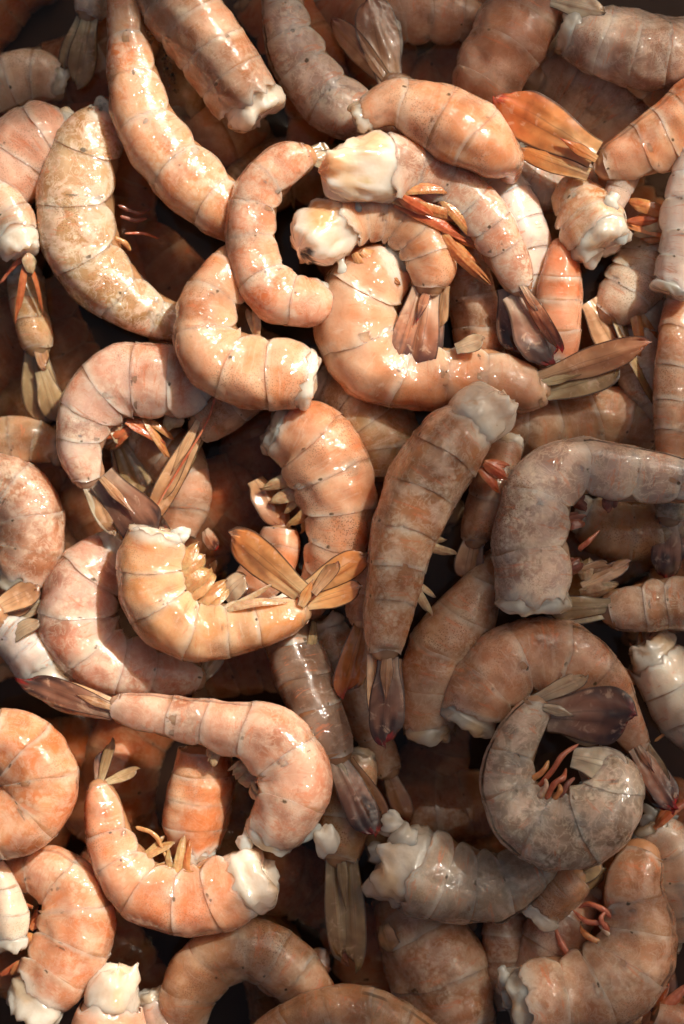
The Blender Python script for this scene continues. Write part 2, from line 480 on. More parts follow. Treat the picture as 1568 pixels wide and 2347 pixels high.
ALL = []
def S(label, pts, z=0, style='orange', tilt=72, flip=False, n=6, tail=True, cut=0.45, fins=(), legs=0, leg='orange', leg_len=0.75,
      limbs=(), lumps=(), ratio=None, white=1.0, group='raw headless shrimps heaped together', name='shrimp', cat='shrimp', mott=1.0, sharp=1.0, spots=()):
    sd = nseed(); z = z * 1.3
    ratio = ratio or 0.74 + 0.14 * ((sd * 0.618) % 1.0)
    bd = Body(pts, z, tilt, flip, ratio)
    base = bd.W[len(bd.W) // 2].copy()
    root = bpy.data.objects.new(name, None)
    root.empty_display_size = 0.01
    COL.objects.link(root)
    root.location = base
    root['label'] = label; root['category'] = cat; root['group'] = group
    c1, c2, mo, stp, dk = STY[style]
    if min(tilt if isinstance(tilt, tuple) else (tilt, tilt)) < 56: dk = 0.0
    c1, c2 = np.array(c1), np.array(c2)
    wl = np.array([1.0, 1.05, 1.1, 0.95, 0.85, 1.3])
    wl = wl[:n] if not tail else wl[6 - n:]
    bnd = np.concatenate([[0], np.cumsum(wl / wl.sum())])
    rs = np.random.RandomState(sd)
    hue = (0.94 + 0.12 * rs.rand()) * np.array((1.0, 0.93 + 0.09 * rs.rand(), 0.93 + 0.17 * rs.rand()))
    stp = stp * (0.25 + 1.1 * rs.rand()); mo = mo * (0.6 + 0.6 * rs.rand())
    # shells
    for i in range(n):
        last = tail and i == n - 1
        ln = bnd[i + 1] - bnd[i]
        u = np.concatenate([[0.0 if i == 0 else -0.16], np.linspace(-0.06 if i else 0.02, 0.86, 11), [0.91, 0.95, 0.98, 1.0, 1.004, 0.995, 0.97]])
        m = 0.980 + 0.010 * np.clip(u, 0, 1) ** 0.7 + 0.006 * np.sin(math.pi * np.clip(u, 0, 1)) + 0.004 * sm(0.80, 0.97, u)
        m[u < 0] = 0.972
        if i == 0: m = 0.985 + 0.02 * np.clip(u, 0, 1)
        m[-2] = m[-3] - 0.010; m[-1] = 0.965
        if last:
            m = m * (1 - 0.10 * sm(0.75, 1.0, u))
        nc = 41
        q = np.linspace(-1, 1, nc)
        uc = np.clip(u, 0, 1)
        tm = np.radians(104 + 36 * np.sin(math.pi * np.clip(uc * 0.92 + 0.06, 0, 1)) ** 0.7)
        if last: tm = np.radians(112 + 14 * np.sin(math.pi * uc))
        TH = tm[:, None] * q[None]
        Mm = np.repeat(m[:, None], nc, 1) + 0.035 * sm(0.78, 1.0, np.abs(q))[None]
        # turn the side edges in a little, so that the shell has thickness
        TH = np.hstack([TH[:, :1], TH, TH[:, -1:]]); Mm = np.hstack([Mm[:, :1] - 0.07, Mm, Mm[:, -1:] - 0.07])
        UU = np.repeat(u[:, None], nc + 2, 1)
        # the hind edge swings back over the flanks, with small nicks
        skew = 0.05 * np.cos(TH * 2.4) * sm(0.3, 1, UU) + 0.008 * wave(np.stack([TH * 60, UU * 0, UU * 0 + sd], -1), 26, sd + i) * sm(0.6, 1, UU) * sharp
        SS = bnd[i] + (UU - skew) * ln
        if i == 0:
            jag = 0.13 * wave(np.stack([np.cos(TH) * 70, np.sin(TH) * 70, TH * 0], -1), 13, sd + 81) + 0.06 * wave(np.stack([np.cos(TH) * 70, np.sin(TH) * 70, TH * 0], -1), 40, sd + 82)
            SS = SS + jag * sm(0.5, 0.0, UU) * bd.A[0] / bd.len * 1.3
            Mm = Mm - 0.035 * sm(0.12, 0.0, UU)
        X = bd.surf(SS, TH, Mm)
        dsp = 0.045 * wave(X / K, 7, sd + 31) + 0.022 * wave(X / K, 13, sd + 38) - 0.025 * np.exp(-((np.abs(TH) / math.pi - 0.40) / 0.05) ** 2) * np.sin(math.pi * np.clip(UU, 0, 1)) ** 0.5 + 0.012 * wave(X / K, 21, sd + 32 + i)
        ctr = bd.at(SS)[0]
        X = ctr + (X - ctr) * (1 + dsp)[..., None]
        uv = np.stack([UU, TH / math.pi], -1)
        nz = wave(X / K, 6, sd + 40) * 0.6 + wave(X / K, 16, sd + 41) * 0.4
        colr = lerp(np.broadcast_to(c1, X.shape), c2, sm(-0.6, 0.7, nz + 0.35 * (rs.rand() - 0.5)))
        colr = lerp(colr, np.clip(c2 * 1.05 + np.array((0.08, 0.10, 0.10)), 0, 0.82), 0.8 * sm(0.1, 0.9, wave(X / K, 7, sd + 44)) * min(1, mo * mott + 0.2))
        colr = colr * (1 - 0.35 * sm(0.2, 1.0, wave(X / K, 8, sd + 45)))[..., None]
        side = np.abs(TH) / math.pi
        colr = lerp(colr, np.clip(c2 * 1.12 + 0.02, 0, .85), 0.55 * sm(0.35, 0.65, side))
        colr = colr * hue * np.array((1.0, 0.97, 0.95)) * (1 + 0.10 * (rs.rand() - 0.5))
        colr = lerp(colr, np.array((0.74, 0.52, 0.36)), 0.6 * sm(0.86, 1.0, np.abs(TH) / tm[:, None]))
        if i == 0:
            colr = lerp(colr, FLESH_W * 0.92, 0.75 * sm(0.30, -0.05, UU + 0.25 * wave(X / K, 8, sd + 90)) * min(1.0, white))
        jn = np.maximum(sm(0.62, 0.97, UU), sm(0.22, 0.0, UU) * (i > 0)) * (0.6 * rs.rand() ** 2.0)
        colr = lerp(colr, np.array((0.80, 0.57, 0.40)), np.clip(jn * (0.6 + 0.6 * wave(X / K, 7, sd + 91)), 0, 1))
        # darker pigment belt in the hind third, as on the real shells
        belt = np.exp(-((UU - 0.62) / 0.2) ** 2) * 0.42 * (0.5 + 0.5 * np.cos(TH)) * (0.4 + stp)
        colr = lerp(colr, c1 * np.array((0.80, 0.66, 0.55)), np.clip(belt, 0, 1))
        msk = np.stack([np.full(UU.shape, mo * mott), stp * (0.45 + 0.55 * np.cos(TH).clip(0, 1)), dk * np.full(UU.shape, 1.0 if (n - i) <= 3 else 0.25)], -1)
        bf = Buf(); bf.grid(X, uv, colr, msk)
        bf.build('shell_segment', M_SHELL, root, base)
    # flesh inside, with the torn white end where the head was
    A0 = bd.A[0]
    nc = 72 if spots else 44
    th = np.linspace(-math.pi, math.pi, nc, endpoint=False)
    s_in = np.linspace(0.0, 0.985, 80)
    capm = np.array([0.0, 0.14, 0.28, 0.42, 0.54, 0.64, 0.73, 0.80, 0.855, 0.895, 0.92, 0.935, 0.942, 0.945, 0.945])
    capd = np.array([0.84, 0.85, 0.88, 0.93, 0.97, 0.99, 0.98, 0.94, 0.86, 0.75, 0.61, 0.45, 0.28, 0.13, 0.03]) * cut
    if cut > 1.0:
        capd = np.array([1.0, 0.997, 0.985, 0.965, 0.94, 0.905, 0.86, 0.80, 0.72, 0.62, 0.50, 0.37, 0.24, 0.12, 0.03]) * cut
    s_cap = -capd * A0 / bd.len
    ae = bd.A[-1] / bd.len
    s_end = 1.0 + np.array([0.0, 0.15, 0.30, 0.42, 0.5]) * ae * (1.0 if tail else 0.4)
    m_end = np.array([0.80, 0.74, 0.62, 0.40, 0.0])
    s = np.concatenate([s_cap, s_in, s_end]); m = np.concatenate([capm, np.full(len(s_in), 0.935), m_end])
    SS = np.repeat(s[:, None], nc, 1); Mm = np.repeat(m[:, None], nc, 1); TH = np.repeat(th[None], len(s), 0)
    rg = wave(np.stack([np.cos(th) * 70, np.sin(th) * 70, th * 0], -1), 9, sd + 60) + 0.6 * wave(np.stack([np.cos(th) * 70, np.sin(th) * 70, th * 0], -1), 24, sd + 61)
    capw = sm(0.0, -cut * 0.5 * A0 / bd.len, SS) if cut > 0 else SS * 0
    fr = np.exp(-((Mm - 0.78) / 0.16) ** 2)
    SS = SS - capw * rg[None] * (0.09 + 0.17 * fr) * min(cut, 1.0) * A0 / bd.len
    ven = sm(-0.2, -0.9, np.cos(TH))
    Mm = Mm - 0.05 * ven * (0.5 + 0.5 * np.sin(SS * 2 * math.pi * n))
    X = bd.surf(SS, TH, Mm)
    ctr = bd.at(SS)[0]
    lump = wave(X / K, 6, sd + 62) * 0.11 + wave(X / K, 15, sd + 66) * 0.055 + wave(X / K, 44, sd + 68) * 0.02 + np.abs(wave(X / K, 30, sd + 63)) * 0.04 - 0.16 * np.exp(-(wave(X / K, 8, sd + 69) / 0.22) ** 2) * sm(0.0, -cut * 0.4 * A0 / bd.len, SS)
    X = ctr + (X - ctr) * (1 + lump * sm(0.03, -0.03, SS) + (0.045 * wave(X / K, 7, sd + 31) + 0.022 * wave(X / K, 13, sd + 38) - 0.02) * sm(-0.02, 0.03, SS))[..., None]
    # the inner (belly) tissue is orange, the torn end white
    endw = sm(0.10, -0.01, SS)
    nz = wave(X / K, 9, sd + 65)
    fo = lerp(np.broadcast_to(FLESH_O, X.shape), c2, 0.45 + 0.35 * np.clip(nz, -1, 1))
    fw = FLESH_W * white if white <= 1 else np.minimum(FLESH_W * white, 0.92)
    rim = sm(0.55, 0.95, np.broadcast_to(m[:, None], SS.shape)) * 0.22
    colr = lerp(fo, np.broadcast_to(fw, X.shape), endw)
    colr = lerp(colr, np.array((0.66, 0.44, 0.27)), np.clip(rim * sm(-0.2, 0.8, nz), 0, 1) * endw)
    colr = lerp(colr, np.array((0.68, 0.40, 0.18)), 0.6 * sm(0.1, 0.9, wave(X / K, 8, sd + 67)) * endw)
    if spots:
        ps = (H - X[..., 2]) / H
        qx, qy = X[..., 0] / K / ps + 784, 1173.5 - X[..., 1] / K / ps
        for sx, sy, sr, sc in spots:
            dd = np.hypot(qx - sx, qy - sy) / sr + 0.35 * wave(X / K, 30, sd + 70)
            colr = lerp(colr, np.array(sc), 0.92 * sm(1.1, 0.7, dd) * (X[..., 2] > bd.W[0, 2] - 0.0075))
    uv = np.stack([SS, TH / math.pi], -1)
    bf = Buf(); bf.grid(X, uv, colr, np.zeros(3), wrap=True)
    bf.build('flesh', M_FLESH, root, base)
    # small torn shreds round the cut
    for L in lumps:
        x, y, r, dz = L[:4]
        ang = rs.rand() * 6.28
        ln = r * (0.6 + 0.5 * rs.rand())
        dx, dy = (L[4], L[5]) if len(L) > 5 else (math.cos(ang) * ln, math.sin(ang) * ln)
        tube_mesh(root, base, 'flesh_shred', M_FLESH, [(x - dx * 1.0, y - dy * 1.0, z + dz - r * 0.8), (x, y, z + dz - r * 0.35), (x + dx, y + dy, z + dz - r * 0.7)],
                  [r * 0.9, r * 1.0, r * 0.4], FLESH_W * (0.93 if white >= 1 else white), 0.5, 0.55, 18)
    # swimmerets along the belly
    zc = lambda Pw: Pw[2] / K
    def topx(Pw):
        s_ = (H - Pw[2]) / H
        return (Pw[0] / K / s_ + 784, 1173.5 - Pw[1] / K / s_, Pw[2] / K)
    k = 0
    for j in range(legs):
        sc = bnd[min(j, n - 2)] + 0.55 * (bnd[min(j, n - 2) + 1] - bnd[min(j, n - 2)])
        for sgn in (-1, 1):
            W, T, D, L, A, B = [q[0] for q in bd.at(np.array([sc]))]
            if (L * sgn)[2] < -0.25: continue
            r0 = W - D * A * 0.72 + L * sgn * B * 0.35
            dr = unit(-D * (0.8 + 0.3 * rs.rand()) + T * (0.35 + 0.5 * rs.rand()) + L * sgn * 0.25)
            for q in range(3):
                lg = A * leg_len * (0.75 + 0.6 * rs.rand())
                d2 = unit(dr + T * (0.32 * q - 0.25) + L * 0.2 * (rs.rand() - 0.5))
                a, e = topx(r0 + T * A * 0.12 * q), topx(r0 + d2 * lg)
                fin_mesh(root, base, 'swimmeret', 'limb' + leg, a[:2], e[:2], A / K * (0.16 if q == 0 else 0.10), a[2], e[2], tilt=rs.uniform(-50, 50), bend=rs.uniform(0.04, 0.15), shape=0.3, mat=M_LIMB, point=0.2)
    for lb in limbs:
        colr, w, path = lb
        if w < 9:
            w *= 0.72
            w = [w * q for q in ([1.0, 1.1, 0.5] if len(path) == 3 else [1.0] + [1.05] * (len(path) - 2) + [0.4])]
            tube_mesh(root, base, 'swimmeret', M_LIMB, [(p[0], p[1], z + p[2]) for p in path], w, LIMB[colr], 0.6, 0.2, 10)
            continue
        # a swimmeret: two thin pointed blades on a short stalk
        a, e = path[0], path[-1]
        dx, dy = e[0] - a[0], e[1] - a[1]
        for q, (sc_, an, dz_) in enumerate(((1.18, 0.10, 0), (0.95, -0.28, -7))):
            an += 0.12 * (rs.rand() - 0.5)
            ex = a[0] + sc_ * (dx * math.cos(an) - dy * math.sin(an)); ey = a[1] + sc_ * (dx * math.sin(an) + dy * math.cos(an))
            fin_mesh(root, base, 'swimmeret', 'limb' + colr, (a[0], a[1]), (ex, ey), w * (0.85 if q == 0 else 0.65), z + a[2] + dz_, z + e[2] + dz_,
                     tilt=rs.uniform(-40, 40), bend=rs.uniform(0.02, 0.14), shape=0.3, mat=M_LIMB, point=0.2)
    for fn in fins:
        nm, stl, B0, T0, w, z0, z1 = fn[:7]
        kw = dict(fn[7]) if len(fn) > 7 else {}
        if nm == 't':
            kw.setdefault('point', 0.7); w *= 0.75
            if stl == 'pale': stl = fins[0][1] if fins[0][1] not in ('dark',) else 'brown'
        fin_mesh(root, base, {'f': 'tail_fin', 't': 'telson', 's': 'loose_scale'}[nm], stl, B0, T0, w, z + z0, z + z1, **kw)
    ALL.append(root)
    return root

# ------------------------------------------------------------------ what the heap lies in
def sheet(name, x0, y0, x1, y1, z, col, rough):
    m, nt, b = nodes(name)
    t = NT(nt)
    b.inputs['Roughness'].default_value = rough
    nt.links.new(t.mix(t.noise(t.pos(), 60, 4), tuple(c * 0.6 for c in col), col), b.inputs['Base Color'])
    P = np.array([[[x0, y0, z], [x1, y0, z]], [[x0, y1, z], [x1, y1, z]]], float)
    X = pix(P[..., 0], P[..., 1], P[..., 2])[::-1]
    bf = Buf(); bf.grid(X, np.zeros((2, 2, 2)), np.ones(3), np.zeros(3))
    o = bf.build(name, m, None, np.zeros(3))
    o['kind'] = 'structure'
    return o
sheet('tub_floor', -3000, -3000, 4568, 5347, -440, (0.06, 0.03, 0.018), 0.5)

# brine standing in the tub, up to just under the second layer of shrimps
def brine(z):
    m, nt, b = nodes('murky_brine')
    t = NT(nt)
    b.inputs['Base Color'].default_value = (0.82, 0.57, 0.40, 1)
    b.inputs['Transmission Weight'].default_value = 1.0
    b.inputs['IOR'].default_value = 1.33
    b.inputs['Roughness'].default_value = 0.04
    nt.links.new(t.bump(t.noise(t.pos(), 60, 2), 0.25, 0.002), b.inputs['Normal'])
    P = np.array([[[-2900, -2900, z], [4468, -2900, z]], [[-2900, 5247, z], [4468, 5247, z]]], float)
    X = pix(P[..., 0], P[..., 1], P[..., 2])[::-1]
    bf = Buf(); bf.grid(X, np.zeros((2, 2, 2)), np.ones(3), np.zeros(3))
    o = bf.build('water', m, None, np.zeros(3))
    o['kind'] = 'structure'
brine(-200)

# unseen cloth sheets added to shade the top, lower right and left edge
def added_shade_sheet(outline, hz, holes=()):
    """outline of its shade on the heap (grid units); the added cloth hangs hz metres up towards the sun, with holes for sun spots"""
    m, nt, b = nodes('added_shade_cloth')
    tr = nt.nodes.new('ShaderNodeBsdfTranslucent'); tr.inputs['Color'].default_value = (0.62, 0.44, 0.30, 1)  # translucence added for warm fill light on the heap
    df = nt.nodes.new('ShaderNodeBsdfDiffuse'); df.inputs['Color'].default_value = (0.55, 0.42, 0.30, 1)
    mx = nt.nodes.new('ShaderNodeMixShader'); mx.inputs[0].default_value = 0.45
    nt.links.new(df.outputs[0], mx.inputs[1]); nt.links.new(tr.outputs[0], mx.inputs[2])
    op = nt.nodes.new('ShaderNodeBsdfTransparent'); m2 = nt.nodes.new('ShaderNodeMixShader'); m2.inputs[0].default_value = 0.075   # lets a little sun through, for glints in the shade
    nt.links.new(mx.outputs[0], m2.inputs[1]); nt.links.new(op.outputs[0], m2.inputs[2])
    nt.links.new(m2.outputs[0], nt.nodes['Material Output'].inputs['Surface'])
    a = np.array(outline, float)
    X = np.stack([(a[:, 0] - 784) * K, (1173.5 - a[:, 1]) * K, np.zeros(len(a))], -1) + SUNV * (hz / SUNV[2])
    P0 = X[:, :2]
    def inside(q):
        r = False
        for (x1, y1), (x2, y2) in zip(P0, np.roll(P0, -1, 0)):
            if (y1 > q[1]) != (y2 > q[1]) and q[0] < (x2 - x1) * (q[1] - y1) / (y2 - y1) + x1: r = not r
        return r
    cs = 0.0055
    lo, hi = P0.min(0), P0.max(0)
    nx, ny = int((hi[0] - lo[0]) / cs) + 1, int((hi[1] - lo[1]) / cs) + 1
    hp = [(((x - 784) * K + SUNV[0] * hz / SUNV[2]), ((1173.5 - y) * K + SUNV[1] * hz / SUNV[2]), r * K) for x, y, r in holes]
    gy, gx = np.meshgrid(lo[1] + cs * (np.arange(ny) + 0.5), lo[0] + cs * (np.arange(nx) + 0.5), indexing='ij')
    ins = np.zeros(gx.shape, bool)
    for (x1, y1), (x2, y2) in zip(P0, np.roll(P0, -1, 0)):
        if y1 == y2: continue
        ins ^= ((y1 > gy) != (y2 > gy)) & (gx < (x2 - x1) * (gy - y1) / (y2 - y1) + x1)
    for x, y, r in hp:
        ins &= np.hypot(gx - x, gy - y) > r
    jj, ii = np.nonzero(ins)
    vx, vy = np.meshgrid(lo[0] + cs * np.arange(nx + 1), lo[1] + cs * np.arange(ny + 1))
    sag = 0.01 * np.sin(vx * 9) * np.sin(vy * 7)
    V = np.stack([vx, vy, hz + sag], -1).reshape(-1, 3)
    F = np.stack([jj * (nx + 1) + ii, jj * (nx + 1) + ii + 1, (jj + 1) * (nx + 1) + ii + 1, (jj + 1) * (nx + 1) + ii], -1)
    used = np.unique(F); remap = np.zeros(len(V), int); remap[used] = np.arange(len(used))
    me = bpy.data.meshes.new('added_shade_sheet'); me.from_pydata(V[used].tolist(), [], remap[F].tolist())
    me.materials.append(m)
    o = bpy.data.objects.new('added_shade_sheet', me); COL.objects.link(o)
    so = o.modifiers.new('thickness', 'SOLIDIFY'); so.thickness = 0.0012
    o['kind'] = 'structure'
added_shade_sheet([(3400, 700), (2200, 760), (1568, 780), (1330, 770), (1200, 790), (1010, 850), (890, 960), (850, 1100), (835, 1300), (745, 1480), (740, 1680), (700, 1900), (500, 2120), (380, 2400), (200, 3600), (3400, 3600)], 1.25,
       [(1235, 1105, 47), (965, 1995, 50), (1290, 1590, 47), (1400, 2010, 50), (1530, 1520, 58), (1110, 1560, 42), (880, 1750, 36), (1330, 1880, 42), (1240, 1330, 39), (1460, 1110, 42), (1210, 2290, 50), (930, 1290, 47), (1450, 2230, 42), (1530, 1920, 47), (1480, 1390, 42), (1080, 1060, 42), (700, 2280, 47), (1330, 880, 47), (1555, 900, 47)])  # holes placed to drop soft sun spots on chosen shrimps
added_shade_sheet([(-1500, 300), (-400, 250), (100, 225), (225, 190), (250, 90), (330, 50), (420, 0), (590, -20), (625, 230), (790, 250), (850, 170), (1050, 170), (1170, 205), (1300, 205), (1420, 190), (1568, 90), (3000, 0), (3000, -1300), (-1500, -1300)], 1.40,
       [(690, 170, 47), (1150, 70, 53), (1420, 70, 58), (1330, 60, 42), (880, 60, 42), (60, 170, 47), (1010, 40, 36)])

added_shade_sheet([(-900, 590), (30, 580), (95, 650), (120, 800), (100, 930), (30, 1010), (-900, 1010)], 1.30)  # extra sheet added to darken the left edge

# ------------------------------------------------------------------ the shrimps, roughly from the top of the picture down
# A
S('long bright orange shrimp curving down from the top left corner', [(575, 520, 55, -30), (520, 480, 72), (430, 400, 82), (350, 300, 77), (312, 190, 66), (295, 90, 50), (285, 10, 42), (270, -60, 30)],
  z=-30, style='orange', tilt=70)
# B
S('big olive mottled C-shaped shrimp left of the long orange one', [(262, 275, 62, -25), (205, 350, 88, -10), (180, 460, 97), (200, 575, 94), (268, 662, 74), (350, 718, 58), (440, 745, 45), (510, 740, 30)],
  z=-75, style='olive', tilt=72, mott=1.2,
  limbs=[('dark', 6, [(270, 470, 20), (318, 488, 5), (345, 478, -15)]), ('dark', 7, [(275, 495, 15), (310, 505, 0), (338, 500, -15)]), ('red', 5, [(285, 535, 15), (330, 535, 0), (366, 548, -20)]), ('amber', 8, [(262, 545, 25), (285, 555, 20), (300, 575, 5)])])
# P2
S('thick brown and tan shrimp with a cut end pointing down at the top', [(575, 240, 70, 0), (535, 190, 80), (470, 95, 86), (410, 10, 84), (360, -70, 70), (330, -150, 50)],
  z=-10, style='brown', tilt=38, flip=True, cut=0.5, n=6, mott=0.7)
# P3
S('shaded grey brown shrimp bending right under the plump orange one at the top', [(900, 270, 62, -40), (820, 262, 68), (745, 215, 74), (693, 140, 70), (660, 60, 58), (648, -20, 50), (640, -90, 40)],
  z=-85, style='grey', tilt=68)
# P4 tail fins
S('shrimp mostly hidden whose brown tail fins stick up at the top centre', [(1010, 330, 60, -20), (960, 260, 55), (915, 210, 42), (890, 185, 30)],
  z=-75, style='brown', tilt=70, n=4,
  fins=[('f', 'brown', (895, 195), (765, 48), 26, 5, -25, {'tilt': 25}), ('f', 'brown', (895, 190), (845, -15), 44, 0, -20, {'tilt': -10}), ('f', 'olive', (890, 190), (880, 20), 36, -12, -30), ('t', 'brown', (890, 195), (820, 90), 16, 10, -5)])
# D
S('short plump orange shrimp lying over the white cut faced one', [(838, 262, 40, 0), (905, 238, 56), (985, 262, 78), (1065, 300, 88), (1125, 338, 72), (1165, 368, 40, -40), (1170, 400, 25, -90)],
  z=30, style='peach', tilt=35, flip=True, cut=0.6, n=5, tail=False, mott=0.5, lumps=[])
# E
S('long orange shrimp with a big white cut face and dark tail in the centre', [(885, 392, 86, 40), (925, 392, 76, 26), (975, 405, 66, 12), (1050, 445, 64), (1115, 515, 62), (1160, 590, 52), (1192, 660, 38, -10)],
  z=0, style='pink', tilt=66, cut=1.75, white=1.05, legs=0, mott=1.1, spots=[(752, 375, 32, (0.72, 0.36, 0.17)), (845, 330, 36, (0.70, 0.40, 0.24)), (842, 415, 10, (0.62, 0.42, 0.2))],
  limbs=[('orange', 16, [(890, 440, 50), (960, 425, 45), (1030, 425, 25)]), ('orange', 17, [(895, 455, 45), (980, 460, 35), (1060, 490, 10)]), ('red', 15, [(905, 465, 40), (980, 490, 25), (1065, 530, 0)]), ('orange', 16, [(930, 475, 30), (1010, 510, 15), (1085, 570, -10)]),
         ('red', 15, [(915, 450, 58), (945, 462, 58), (972, 478, 50)]), ('orange', 16, [(990, 510, 10), (1050, 550, 0), (1110, 620, -10)]), ('red', 12, [(950, 480, 25), (1000, 520, 5), (1040, 560, -15)]), ('orange', 13, [(1010, 455, 35), (1050, 480, 25), (1085, 520, 10)])],
  lumps=[(812, 480, 15, 48, 4, 22)],
  fins=[('f', 'red', (1195, 655), (1278, 790), 18, 15, 5, {'tilt': -30}), ('f', 'dark', (1180, 670), (1275, 836), 52, -12, -25, {'tilt': 15}), ('f', 'dark', (1165, 660), (1190, 800), 38, -25, -40), ('t', 'red', (1195, 650), (1245, 730), 14, 22, 10)])
# C
S('small orange shrimp curled in a half ring with its tail to the upper right', [(735, 685, 50, -40), (690, 690, 62, -10), (628, 668, 68), (588, 600, 64), (577, 520, 60), (595, 440, 58), (650, 385, 56), (708, 358, 36)],
  z=15, style='orange', tilt=62, mott=1.1, legs=0,
  fins=[('f', 'silver', (705, 358), (765, 372), 20, 0, -10), ('f', 'olive', (705, 350), (760, 345), 18, -5, -25)])
# Q
S('small shrimp with a white cut face beneath the larger white faced one', [(775, 520, 72, 30), (810, 500, 68, 14), (855, 492, 66, 0), (915, 505, 66, -10), (965, 555, 62, 0), (985, 610, 60, 5), (980, 660, 42, 5)],
  z=-20, style='peach', tilt=55, cut=1.5, white=1.05, mott=0.9, spots=[(705, 583, 14, (0.02, 0.015, 0.012)), (716, 600, 8, (0.03, 0.02, 0.015)), (740, 490, 34, (0.70, 0.36, 0.16))],
  limbs=[('orange', 14, [(812, 580, 30), (840, 610, 30), (872, 665, 20)]), ('orange', 15, [(830, 575, 25), (862, 600, 20), (905, 632, 10)]), ('red', 10, [(815, 590, 20), (835, 625, 15), (850, 650, 5)])],
  lumps=[(784, 606, 13, 42, 3, 24)],
  fins=[('f', 'red', (962, 660), (905, 845), 30, 12, 25, {'tilt': 18}), ('f', 'red', (985, 662), (950, 862), 38, 4, 18, {'tilt': -12}), ('f', 'pale', (1022, 655), (1003, 765), 18, 8, 10, {'tilt': -35}), ('f', 'dark', (990, 670), (985, 820), 28, -10, -5), ('t', 'pale', (985, 650), (955, 740), 15, 25, 30)])
# F
S('large orange shrimp in the middle with brown tail fins pointing right', [(905, 610, 70, -20), (850, 655, 92, -6), (822, 730, 102), (850, 815, 100), (935, 858, 80), (1035, 862, 76), (1135, 868, 72), (1222, 890, 56), (1245, 888, 40)],
  z=-45, style='peach', tilt=66, mott=0.25, legs=0,
  fins=[('f', 'brown', (1235, 870), (1470, 792), 31, 22, 45, {'tilt': -14}), ('f', 'olive', (1240, 900), (1420, 848), 34, 10, 15, {'tilt': 12}), ('f', 'brown', (1240, 880), (1400, 815), 30, 2, 8), ('s', 'silver', (1045, 800), (1108, 778), 22, 60, 70, {'tilt': 30}), ('t', 'olive', (1235, 880), (1330, 858), 15, 28, 30)],
  lumps=[])
# G7
S('pale orange shrimp with a squared white cut end facing right', [(700, 862, 76, 0), (650, 852, 88), (570, 845, 92), (490, 800, 88), (478, 715, 76), (520, 640, 66, -15), (570, 590, 52, -35), (620, 570, 35, -60)],
  z=5, style='peach', tilt=66, cut=0.32, white=1.0, mott=0.4, n=6,
  limbs=[('pale', 14, [(590, 770, 10), (578, 735, 10), (580, 700, 0)])], lumps=[])
# H8
S('pink orange C-shaped shrimp at the left with dark tipped tail fins', [(450, 880, 80, -15), (370, 880, 92), (280, 882, 90), (212, 940, 72), (188, 1020, 58), (205, 1100, 44)],
  z=-55, style='pink', tilt=66, legs=4, leg='pale', leg_len=0.5, mott=0.8,
  limbs=[('red', 14, [(290, 965, 10), (325, 990, 5), (360, 1000, -5)]), ('orange', 12, [(330, 960, 5), (362, 985, 0), (385, 1025, -10)]), ('red', 11, [(300, 980, 0), (270, 985, 0), (255, 1010, -5)])],
  fins=[('f', 'dark', (232, 1095), (368, 1250), 50, 30, 52, {'tilt': -14}), ('f', 'dark', (245, 1095), (382, 1228), 26, 22, 34, {'tilt': -25}), ('f', 'silver', (195, 1105), (258, 1222), 18, 10, 25, {'tilt': 20}), ('f', 'pale', (215, 1105), (262, 1212), 26, 12, 30), ('t', 'pale', (232, 1095), (300, 1170), 16, 50, 60)])
# T
S('shrimp tail with a red vein jutting out under the squared cut end', [(640, 850, 62, -10), (575, 890, 55), (510, 945, 50), (455, 985, 38)],
  z=-70, style='brown', tilt=30, n=3, mott=0.4,
  fins=[('f', 'pale', (465, 965), (348, 1182), 26, 25, 25, {'tilt': 28}), ('f', 'pale', (450, 975), (345, 1180), 24, 15, 18, {'tilt': -35}), ('f', 'olive', (470, 985), (362, 1170), 20, 2, 5, {'tilt': 40}), ('t', 'pale', (455, 965), (395, 1080), 16, 40, 35)],
  limbs=[('red', 3.5, [(495, 905, 62), (470, 975, 55), (395, 1100, 42), (345, 1185, 30)])])
# I
S('pale orange shrimp in the centre with a ragged cut top and belly legs', [(640, 985, 70, 0), (705, 1015, 98), (752, 1095, 101), (775, 1180, 84), (765, 1262, 70), (730, 1335, 50, -20), (700, 1400, 38, -50)],
  z=-60, style='peach', tilt=60, cut=0.35, mott=0.5, white=0.7,
  limbs=[('pale', 17, [(705, 1085, 25), (650, 1105, 25), (628, 1120, 10)]), ('pale', 18, [(712, 1115, 25), (660, 1140, 20), (640, 1155, 8)]), ('amber', 16, [(725, 1150, 25), (690, 1180, 20), (675, 1205, 5)])],
  lumps=[])
